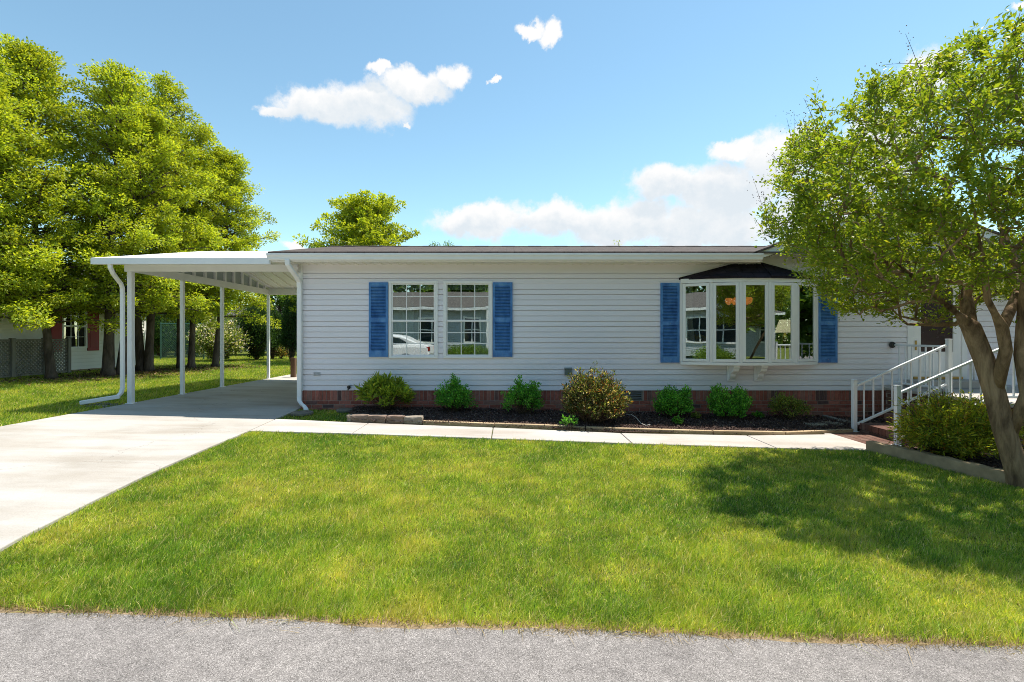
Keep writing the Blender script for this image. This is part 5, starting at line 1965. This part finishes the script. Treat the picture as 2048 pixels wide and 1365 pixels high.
# dry thatch along the road edge, bare tan soil under it
n = 8000
X = rng.uniform(-3.3, 7, n)
Y = ROADY(X) + rng.normal(0.02, 0.03, n) + 0.04 * (fbm(X, X * 0, 4, 3) - .5)
k = rng.random(n) < np.clip(fbm(X, X * 0, 2.2, 17) * 2.2 - 0.5, 0.12, 1)
X, Y = X[k], Y[k]
c = np.array([0.36, 0.27, 0.14]) * rng.uniform(0.5, 1.35, (len(X), 1))
blades('dry_grass', X, Y, rng.uniform(0.012, 0.05, len(X)), rng.uniform(0.002, 0.004, len(X)), rng, c, 1.6, z=gza(X) + .006, label='strip of dry tan thatch along the road edge')
mb = MB()
px_ = np.linspace(-3.2, 10, 90)
V = []
for i, xx in enumerate(px_):
    V += [(xx, ROADY(xx) - 0.04, gz(xx) + 0.002), (xx, ROADY(xx) + 0.07, gz(xx) + 0.003)]
mb.add(V, [(2 * i, 2 * i + 2, 2 * i + 3, 2 * i + 1) for i in range(89)])
mb.build('dirt_verge', 'thatch_soil', fix=False)['kind'] = 'structure'

# side yard left of the drive and beyond the carport
CH = []
for (ya, yb, dens) in ((2.4, 7, 1800), (7, 10, 2400), (10, 14, 1500), (14, 20, 900), (20, 27, 500)):
    x0, x1 = max(-yb * 1.12 - 1.5, -13.95 if ya < 20 else -22), -7.28 if yb < 15 else (-7.28 if yb <= 20 else -4)
    n = int((x1 - x0) * (yb - ya) * dens)
    CH.append(np.stack([rng.uniform(x0, x1, n), rng.uniform(ya, yb, n)], 1))
Q = np.vstack(CH)
X, Y = Q[:, 0], Q[:, 1]
bare = np.exp(-(((X + 12.6) / 1.5) ** 2)) * np.clip((Y - 12) / 2, 0, 1) * np.clip((21 - Y) / 2, 0, 1)
k = rng.random(len(X)) > bare * (0.25 + 1.0 * fbm(X, Y, 0.9, 14))
X, Y = X[k], Y[k]
blades('side_grass', X, Y, rng.uniform(0.035, 0.075, len(X)), rng.uniform(0.005, 0.009, len(X)) * (Y / 9) ** .5, rng, grass_col(X, Y, rng, 0.7, 0.0), 0.7, label='grass of the side yard under the tree row')
# little grass corner at the downspout
n = 9000
X, Y = rng.uniform(-3.95, -2.3, n), rng.uniform(7.9, 9.1, n)
k = inpoly(X, Y, [(-3.86, 8.02), (-2.7, 7.86), (-2.66, 8.1), (-2.9, 9.1), (-3.9, 9.05)]) & (rng.random(n) < np.clip(fbm(X, Y, 4, 6) * 2 - .3, .25, 1))
X, Y = X[k], Y[k]
blades('corner_grass', X, Y, rng.uniform(0.02, 0.06, len(X)), rng.uniform(0.004, 0.007, len(X)), rng, grass_col(X, Y, rng, .7, .15), .9, label='patchy grass at the house corner')
# leaf litter under the trees
n = 5200
a = rng.integers(0, 6, n)
tc = np.array([(gp(px, py).x, gp(px, py).y) for px, py in ((104, 760), (216, 753), (288, 744), (373, 738), (430, 735), (288, 744))])
X, Y = tc[a, 0] + rng.normal(0.2, 0.8, n), tc[a, 1] + rng.normal(-0.1, 0.75, n)
C = np.stack([X, Y, gza(X) + rng.uniform(0.02, 0.05, n)], 1)
V, F = leaf_mesh(C, rng.normal(size=(n, 3)) * np.array([1, 1, .2]), rng.normal(size=(n, 3)) * .3 + np.array([0, 0, 1]), rng.uniform(.05, .11, n), rng.uniform(.02, .05, n))
tag(np_obj('leaf_litter', V, F, 'litter'), 'dry brown leaf litter at the feet of the tree row', kind='stuff')
# gravel at the carport downspout
n = 500
X, Y = rng.normal(CX - 0.33, 0.16, n), rng.normal(9.0, 0.10, n)
k = X < -7.30
X, Y = X[k], Y[k]
n = len(X)
C = np.stack([X, Y, gza(X) + 0.02], 1)
V, F = leaf_mesh(C, rng.normal(size=(n, 3)), rng.normal(size=(n, 3)), rng.uniform(.02, .045, n), rng.uniform(.02, .035, n), .5)
tag(np_obj('gravel', V, F, 'gravel'), 'pale gravel under the carport downspout', kind='stuff')

# ------------------------------------------------------------------ things inside the windows
def curtain(name, label, x0, x1, y, z0, z1, pleats, x0b=None, x1b=None):
    mb = MB()
    n = pleats * 6
    V = []
    for j, (xa, xb, z) in enumerate(((x0, x1, z1), (x0, x1, (z0 + z1) / 2), (x0 if x0b is None else x0b, x1 if x1b is None else x1b, z0))):
        for i in range(n + 1):
            u = i / n
            V.append((xa + (xb - xa) * u, y + 0.025 * math.sin(u * pleats * 2 * PI) + 0.006 * math.sin(u * 31), z))
    for j in range(2):
        for i in range(n):
            mb.f.append((j * (n + 1) + i, j * (n + 1) + i + 1, (j + 1) * (n + 1) + i + 1, (j + 1) * (n + 1) + i))
    mb.v = V
    tag(mb.build(name, 'sheer', origin=((x0 + x1) / 2, y, z1), smooth=True, fix=False), label, 'curtain', 'sheer curtains behind the front windows')


curtain('curtain', 'sheer curtain on the left side of the left double hung window', -2.23, -1.82, 9.23, 0.9, 2.38, 5)
curtain('curtain', 'sheer curtain on the right side of the right double hung window', -0.68, -0.33, 9.23, 0.9, 2.38, 4)
curtain('curtain', 'white curtain tied back at the left end of the bow window', 3.22, 3.50, 9.22, 0.92, 2.38, 3, 3.3, 3.60)
curtain('curtain', 'white curtain hanging at the right end of the bow window', 5.46, 5.78, 9.22, 0.92, 2.38, 3)
for (a, b, lb_) in ((-2.24, -1.37, 'pale pelmet across the top of the left double hung window'), (-1.21, -0.34, 'pale pelmet across the top of the right double hung window')):
    tag(MB().box(a, b, 9.17, 9.20, 2.26, 2.40).build('pelmet', 'sheer', origin=((a + b) / 2, 9.31, 2.3)), lb_, 'pelmet', 'pelmets inside the double hung windows')
tb_ = thing('side_table', (6.05, 10.6, 0.5), 'dark side table under the lamp inside the bow window', 'table')
MB().box(5.75, 6.35, 10.35, 10.85, 1.08, 1.12).build('tabletop', 'wood_post', tb_)
for (sx, sy) in ((5.79, 10.39), (6.31, 10.39), (5.79, 10.81), (6.31, 10.81)):
    MB().box(sx - .02, sx + .02, sy - .02, sy + .02, .5, 1.08).build('leg', 'wood_post', tb_)
lp = thing('table_lamp', (6.05, 10.6, 1.12), 'lit table lamp with a cream shade inside the bow window', 'lamp')
m = MB()
m.lathe([(0.09, 0), (0.09, .02), (.03, .05), (.06, .15), (.05, .25), (.012, .32), (.012, .42)], (6.05, 10.6, 1.122), 16)
m.build('base', 'brass', lp, smooth=True)
m = MB()
m.lathe([(0.20, 0.34), (0.11, 0.62)], (6.05, 10.6, 1.12), 24)
m.build('lamp_shade', 'lampshade', lp)
ch_ = thing('chandelier', (4.93, 10.35, 2.05), 'small chandelier with glowing amber shades behind the middle bow panes', 'chandelier')
m = MB()
m.tube([(4.93, 10.35, 2.68), (4.93, 10.35, 1.98)], .012, 8)
m.lathe([(.01, -.08), (.05, -.04), (.05, .03), (.015, .08)], (4.93, 10.35, 2.0), 12)
for k in range(5):
    a = k * 2 * PI / 5 + .3
    d = Vector((math.cos(a), math.sin(a), 0))
    c = Vector((4.93, 10.35, 2.0))
    m.tube([c, c + d * .1 + Vector((0, 0, -.05)), c + d * .19 + Vector((0, 0, -.02)), c + d * .21 + Vector((0, 0, .06))], .008, 6)
m.build('arm', 'black', ch_)
for k in range(5):
    a = k * 2 * PI / 5 + .3
    MB().lathe([(.03, .06), (.065, .11), (.07, .17), (.055, .2)], (4.93 + math.cos(a) * .21, 10.35 + math.sin(a) * .21, 2.0), 14).build('lamp_shade', 'amber', ch_, smooth=True)
ac = thing('armchair', (3.95, 10.1, 0.5), 'mustard yellow armchair inside the left pane of the bow window', 'armchair')
m = MB()
m.box(3.55, 4.35, 9.75, 10.35, .62, .92)
m.build('seat', 'mustard', ac, bevel=.06)
m = MB()
m.prism([(3.55, 10.36, .7), (4.35, 10.36, .7), (4.38, 10.5, 1.32), (4.2, 10.52, 1.42), (3.7, 10.52, 1.42), (3.52, 10.5, 1.32)], (0, .14, 0))
m.build('backrest', 'mustard', ac, bevel=.04)
for xx in (3.44, 4.36):
    MB().box(xx, xx + .1, 9.72, 10.5, .6, 1.12).build('armrest', 'mustard', ac, bevel=.04)

# ------------------------------------------------------------------ across the road (what the windows mirror)
oh = thing('opposite_house', (0, -12, gz(0)), 'grey sided house with white trimmed windows across the road, mirrored in the windows', 'house')
m = MB()
OY = -9.5
lap(m, lambda u, o, z: (u, OY + o, z), -15, 27, 0.2, 0.2 + 22 * .125, .125)  # right end lengthened to block bright horizon sky in the mirroring glass
m.build('wall', 'grey_or_shaded_siding', oh, fix=False)
m = MB()
m.prism([(-15.4, OY + .45, 2.95), (27.4, OY + .45, 2.95), (27.4, OY - 4, 4.15), (-15.4, OY - 4, 4.15)], (0, 0, .06))
for s in (-1, 1):
    m.prism([(2.0 + s * 3.2, OY + .9, 2.96), (2.0, OY + .9, 4.0), (2.0, OY - 4, 4.05), (2.0 + s * 3.2, OY - .4, 3.0)], (0, 0, .05))
m.build('roof', 'shingle_far', oh)
m = MB()
m.prism([(-1.2, OY + .6, 2.95), (5.2, OY + .6, 2.95), (2.0, OY + .6, 3.98)], (0, .02, 0))
m.build('gable_wall', 'grey_or_shaded_siding', oh)
m = MB()
m.box(-15.4, 27.4, OY + .45, OY + .47, 2.83, 2.98)
for s in (-1, 1):
    m.bar((2.0 + s * 3.3, OY + .9, 2.93), (2.0, OY + .9, 3.98), .03, .16)
for xx in (-1.2, 1.0, 3.0, 5.2):
    m.box(xx - .07, xx + .07, OY + .75, OY + .89, .0, 2.92)
m.build('fascia', 'white', oh)
for (xx, ww) in ((-11.5, 1.6), (-8.0, 1.0), (-5.2, 1.6), (-2.6, 1.0), (0.3, 1.2), (3.6, 1.5), (7.5, 1.0), (9.8, 1.0), (14.0, 1.5), (18.0, 1.2), (22.5, 1.5)):
    m = MB()
    for q_ in ((xx, xx + ww, 2.35, 2.45), (xx, xx + ww, .95, 1.05), (xx, xx + .08, 1.05, 2.35), (xx + ww - .08, xx + ww, 1.05, 2.35), (xx + .08, xx + ww - .08, 1.67, 1.73), (xx + ww / 2 - .03, xx + ww / 2 + .03, 1.05, 2.35)):
        m.box(q_[0], q_[1], OY + .02, OY + .06, q_[2], q_[3])
    wq = m.build('window', 'white', oh)
    MB().box(xx + .06, xx + ww - .06, OY + .03, OY + .04, 1.0, 2.4).build('pane', 'car_glass', wq)
blob_shrub('clipped_hedge', 'clipped green hedge before the house across the road', VX, 0, -7.6, 1.6, 0.95, 420, (0.09, 0.05), MIDG, 120, per=18, x=-2.2)
blob_shrub('clipped_hedge', 'rounded green hedge by the white posts across the road', VX, 0, -7.7, 1.2, 0.9, 320, (0.09, 0.05), MIDG, 121, per=18, x=3.6)
for i, (x, y, h, r_) in enumerate(((-13, -19, 9.5, 4.0), (-4, -20, 9, 4.2), (4.5, -19, 10, 4.0), (12.5, -20, 9.5, 4.2), (8.3, -5.2, 6.5, 2.6), (16.5, -11, 9, 4.2), (22, -15, 9, 4.5), (15, -24, 10, 5), (-20, -22, 10, 5), (20, 4.0, 8, 3.2), (27, 0.5, 8.5, 3.6), (25, 8.5, 8.5, 3.2))):
    cone_tree(x, y, h, r_, 130 + i, ['tree behind the left end of the opposite house', 'tree behind the middle of the opposite house', 'tree behind the gable of the opposite house', 'tree behind the right end of the opposite house', 'street tree across the road mirrored in the bow window', 'tree at the right of the opposite house', 'farthest right tree across the road', 'tall tree behind the right street trees', 'farthest left tree across the road', 'tree right of the steps beyond the frame', 'tree far right of the road', 'tree right of the house end'][i], 'trees across the road', pal=MIDG, zb=1.9, nl=90, per=34, leaf=(.30, .17), name='street_tree', power=.42, trunk_r=.2)


rng = np.random.default_rng(77)
n = 60000  # added woods, out of view, keep the bright horizon out of the panes
X = rng.uniform(-75, 75, n)
Zt = 7 + 5 * fbm(X, X * 0, 0.12, 3)
P = np.stack([X, -34 + rng.normal(0, 1.6, n), gza(X) + Zt * rng.uniform(0, 1, n) ** 0.9], 1)
V, F = leaf_mesh(P, rng.normal(size=(n, 3)), rng.normal(size=(n, 3)) + np.array([0, 0, .5]), rng.uniform(.4, .8, n), rng.uniform(.25, .45, n))
tag(np_obj('woods', V, F, 'leaf', None, shade_col(n, MIDG, rng) * 0.6), 'added unseen woods across the road, blocking bright sky in the glass', kind='stuff')


def car():
    x1, y0 = -3.25, -2.3               # rear bumper, centre line
    g0 = gz(-5) + .004
    t = thing('parked_car', (x1 - 2.3, y0, g0), 'white saloon car parked across the road, mirrored in the left window', 'car')
    # side profile, front to the left
    low = [(-4.6, .45), (-4.55, .68), (-4.2, .80), (-3.4, .93), (-3.2, .96), (-1.0, .99), (-.25, 1.0), (-.05, .95), (0, .62), (-.05, .35), (-.3, .22), (-4.4, .22)]
    m = MB()
    secs = []
    for (s, k) in ((-0.88, .0), (-.84, 1.0), (.84, 1.0), (.88, .0)):
        secs.append([(x1 + px * (1 if k else .985) + (0 if k else -.03), y0 + s, g0 + (pz if k else .3 + (pz - .3) * .82)) for px, pz in low])
    n = len(low)
    for sidx, sec in enumerate(secs):
        m.v += sec
    for a in range(3):
        for i in range(n):
            j = (i + 1) % n
            m.f.append((a * n + i, a * n + j, (a + 1) * n + j, (a + 1) * n + i))
    m.f.append(tuple(range(n)))
    m.f.append(tuple(range(3 * n, 4 * n)))
    m.build('body', 'carpaint', t, bevel=.03)
    cab = [(-3.45, .92), (-2.75, 1.36), (-2.3, 1.43), (-1.6, 1.42), (-1.2, 1.36), (-.38, .98)]
    m = MB()
    for s in (-.80, -.58, .58, .80):
        k = abs(s) < .7
        m.v += [(x1 + px, y0 + s, g0 + (pz if k else pz - (.05 if pz > 1.2 else 0))) for px, pz in cab]
    for a in range(3):
        for i in range(len(cab) - 1):
            m.f.append((a * 6 + i, a * 6 + i + 1, (a + 1) * 6 + i + 1, (a + 1) * 6 + i))
    m.f += [tuple(range(6)), tuple(range(18, 24))]
    m.build('cabin', 'carpaint', t, bevel=.02)
    for s in (-.806, .806):
        m = MB()
        m.prism([(x1 - 3.15, y0 + s, g0 + 1.0), (x1 - 2.68, y0 + s, g0 + 1.28), (x1 - 2.25, y0 + s, g0 + 1.34), (x1 - 2.05, y0 + s, g0 + 1.34), (x1 - 2.05, y0 + s, g0 + 1.0)], (0, .008 if s > 0 else -.008, 0))
        m.prism([(x1 - 1.97, y0 + s, g0 + 1.0), (x1 - 1.97, y0 + s, g0 + 1.34), (x1 - 1.6, y0 + s, g0 + 1.33), (x1 - 1.28, y0 + s, g0 + 1.27), (x1 - .85, y0 + s, g0 + 1.03)], (0, .008 if s > 0 else -.008, 0))
        m.build('window', 'car_glass', t)
        m = MB()
        m.box(x1 - .32, x1 + .005, y0 + (.62 if s > 0 else -.87), y0 + (.87 if s > 0 else -.62), g0 + .72, g0 + .90)
        m.build('taillight', 'taillight', t, bevel=.02)
        for wx in (-3.75, -.95):
            m = MB()
            m.lathe([(.2, -.11), (.31, -.11), (.33, -.07), (.33, .07), (.31, .11), (.2, .11)], (x1 + wx, y0 + s, g0 + .33), 24, 'y')
            wl = m.build('wheel', 'rubber', t)
            m = MB()
            m.lathe([(.05, -.115), (.20, -.112), (.20, .112), (.05, .115)], (x1 + wx, y0 + s, g0 + .33), 16, 'y')
            m.build('rim', 'grey_metal', wl)


car()

# ------------------------------------------------------------------ sky, sun, camera
SUN = Vector((0.36, 0.25, 1.0)).normalized()
elev = math.asin(SUN.z)
azim = math.atan2(SUN.x, SUN.y)          # from +y towards +x

W = bpy.data.worlds.new('World')
S.world = W
W.use_nodes = True
nt = W.node_tree
N, L = nt.nodes, nt.links
bgn = N['Background']
sky = N.new('ShaderNodeTexSky')
sky.sky_type = 'NISHITA'
sky.sun_disc = False
sky.sun_elevation = elev
sky.sun_rotation = azim
sky.altitude = 100
sky.air_density = 1.0
sky.dust_density = 0.05
sky.ozone_density = 1.6
tc = N.new('ShaderNodeTexCoord')
sx = N.new('ShaderNodeSeparateXYZ')
L.new(tc.outputs['Generated'], sx.inputs[0])
az_ = math_n(nt, 'ARCTAN2', sx.outputs[0], sx.outputs[1])
el_ = math_n(nt, 'ARCSINE', sx.outputs[2])
cmb = N.new('ShaderNodeCombineXYZ')
L.new(az_, cmb.inputs[0])
L.new(el_, cmb.inputs[1])
# wispy warp of the directions
nz1 = noise_n(nt, cmb.outputs[0], 9.0, 8, 0.62)
vs = N.new('ShaderNodeVectorMath')
vs.operation = 'SUBTRACT'
L.new(nz1.outputs['Color'], vs.inputs[0])
vs.inputs[1].default_value = (.5, .5, .5)
vm = N.new('ShaderNodeVectorMath')
vm.operation = 'MULTIPLY_ADD'
L.new(vs.outputs[0], vm.inputs[0])
vm.inputs[1].default_value = (0.11, 0.095, 0)
L.new(cmb.outputs[0], vm.inputs[2])
P_ = vm.outputs[0]


def sky_dir(px, py):
    dx, dz = px - VX, VY - py
    return math.atan2(dx, FPX), math.atan2(dz, math.hypot(dx, FPX))


CL = [(650, 212, 112, 50), (740, 205, 110, 62), (830, 168, 85, 38), (900, 150, 42, 32), (568, 214, 48, 18), (760, 135, 40, 18), (1062, 56, 42, 20), (1100, 68, 28, 24),
      (1555, 320, 130, 72), (1470, 300, 60, 26), (1330, 372, 96, 58), (1440, 385, 150, 75), (1110, 435, 130, 46), (960, 445, 125, 42), (1240, 450, 170, 62), (1420, 460, 220, 70), (1640, 420, 200, 90),
      (1835, 165, 100, 58), (2045, 2, 34, 12), (590, 492, 46, 10), (985, 165, 12, 8), (822, 245, 12, 6), (1760, 300, 130, 110), (300, -260, 260, 90), (1900, -300, 300, 120), (2700, 300, 320, 130), (-700, 250, 300, 110)]
def field(P_):
    acc = None
    for (cx_, cy_, rx_, ry_) in CL:
        a0, e0 = sky_dir(cx_, cy_)
        a1 = abs(sky_dir(cx_ + rx_, cy_)[0] - a0)
        e1 = abs(sky_dir(cx_, cy_ - ry_)[1] - e0)
        s = N.new('ShaderNodeVectorMath')
        s.operation = 'SUBTRACT'
        L.new(P_, s.inputs[0])
        s.inputs[1].default_value = (a0, e0, 0)
        m = N.new('ShaderNodeVectorMath')
        m.operation = 'MULTIPLY'
        L.new(s.outputs[0], m.inputs[0])
        m.inputs[1].default_value = (1 / a1, 1 / e1, 0)
        ln_ = N.new('ShaderNodeVectorMath')
        ln_.operation = 'LENGTH'
        L.new(m.outputs[0], ln_.inputs[0])
        d = math_n(nt, 'SUBTRACT', 1.0, ln_.outputs['Value'])
        acc = d if acc is None else math_n(nt, 'SMOOTH_MAX', acc, d, 0.12)
    return acc


acc = field(P_)
vo_ = N.new('ShaderNodeVectorMath')
vo_.operation = 'ADD'
L.new(P_, vo_.inputs[0])
vo_.inputs[1].default_value = (0.012, 0.030, 0)
acc2 = field(vo_.outputs[0])
nz2 = noise_n(nt, cmb.outputs[0], 26.0, 8, 0.68)
dens = math_n(nt, 'ADD', acc, math_n(nt, 'MULTIPLY', math_n(nt, 'SUBTRACT', nz2.outputs['Fac'], 0.5), 0.85))
mr = N.new('ShaderNodeMapRange')
mr.interpolation_type = 'SMOOTHSTEP'
mr.inputs['From Min'].default_value = 0.0
mr.inputs['From Max'].default_value = 0.46
L.new(dens, mr.inputs['Value'])
# cloud shade put into the colour: greyer where more cloud lies sunward
nz3 = noise_n(nt, cmb.outputs[0], 11.0, 6, 0.6)
thick = math_n(nt, 'MULTIPLY', math_n(nt, 'ADD', math_n(nt, 'MINIMUM', acc2, 0.5), math_n(nt, 'MULTIPLY', math_n(nt, 'SUBTRACT', nz2.outputs['Fac'], 0.5), 0.9)), math_n(nt, 'MULTIPLY', nz3.outputs['Fac'], 2.6))
CLOUD = 1.0
cr = ramp(nt, thick, [(0.0, (1.0, 1.0, 1.0)), (0.75, (0.77, 0.84, 0.90))])
CK, SKYS = 2.95, 0.15
ck = mixc(nt, 1.0, cr.outputs['Color'], (CK, CK, CK), 'MULTIPLY')
# a faint veil towards the horizon, and the photo's greener cyan blue
L.new(mixc(nt, mr.outputs['Result'], mixc(nt, 1.0, sky.outputs['Color'], (0.62, 0.695, 0.595), 'MULTIPLY'), ck), bgn.inputs['Color'])
bgn.inputs['Strength'].default_value = SKYS

sl_ = bpy.data.lights.new('sun', 'SUN')
sl_.energy = 3.4
sl_.angle = math.radians(0.53)
sl_.color = (1.0, 0.945, 0.85)
so_ = bpy.data.objects.new('sun', sl_)
COL.objects.link(so_)
so_.rotation_euler = SUN.to_track_quat('Z', 'Y').to_euler()
so_.location = SUN * 60

cam = bpy.data.cameras.new('camera')
cam.sensor_width = 36
cam.lens = FPX / 2048 * 36
cam.shift_x = (1024 - VX) / 2048
cam.shift_y = -(682.5 - VY) / 2048
cam.clip_start = 0.05
cam.clip_end = 2000
co = bpy.data.objects.new('camera', cam)
COL.objects.link(co)
co.location = (0, 0, EYE)
co.rotation_euler = (math.radians(90), 0, 0)
S.camera = co

S.view_settings.view_transform = 'Standard'
S.view_settings.look = 'None'
S.view_settings.gamma = 1
S.view_settings.use_curve_mapping = False
S.view_settings.exposure = 1.18
S.render.engine = 'CYCLES'
S.cycles.max_bounces = 8
S.cycles.transparent_max_bounces = 12
S.cycles.use_denoising = True
S.cycles.denoiser = 'OPENIMAGEDENOISE'
S.cycles.denoising_prefilter = 'NONE'
S.cycles.sample_clamp_indirect = 6
S.cycles.pixel_filter_type = 'BLACKMAN_HARRIS'
S.cycles.filter_width = 0.95
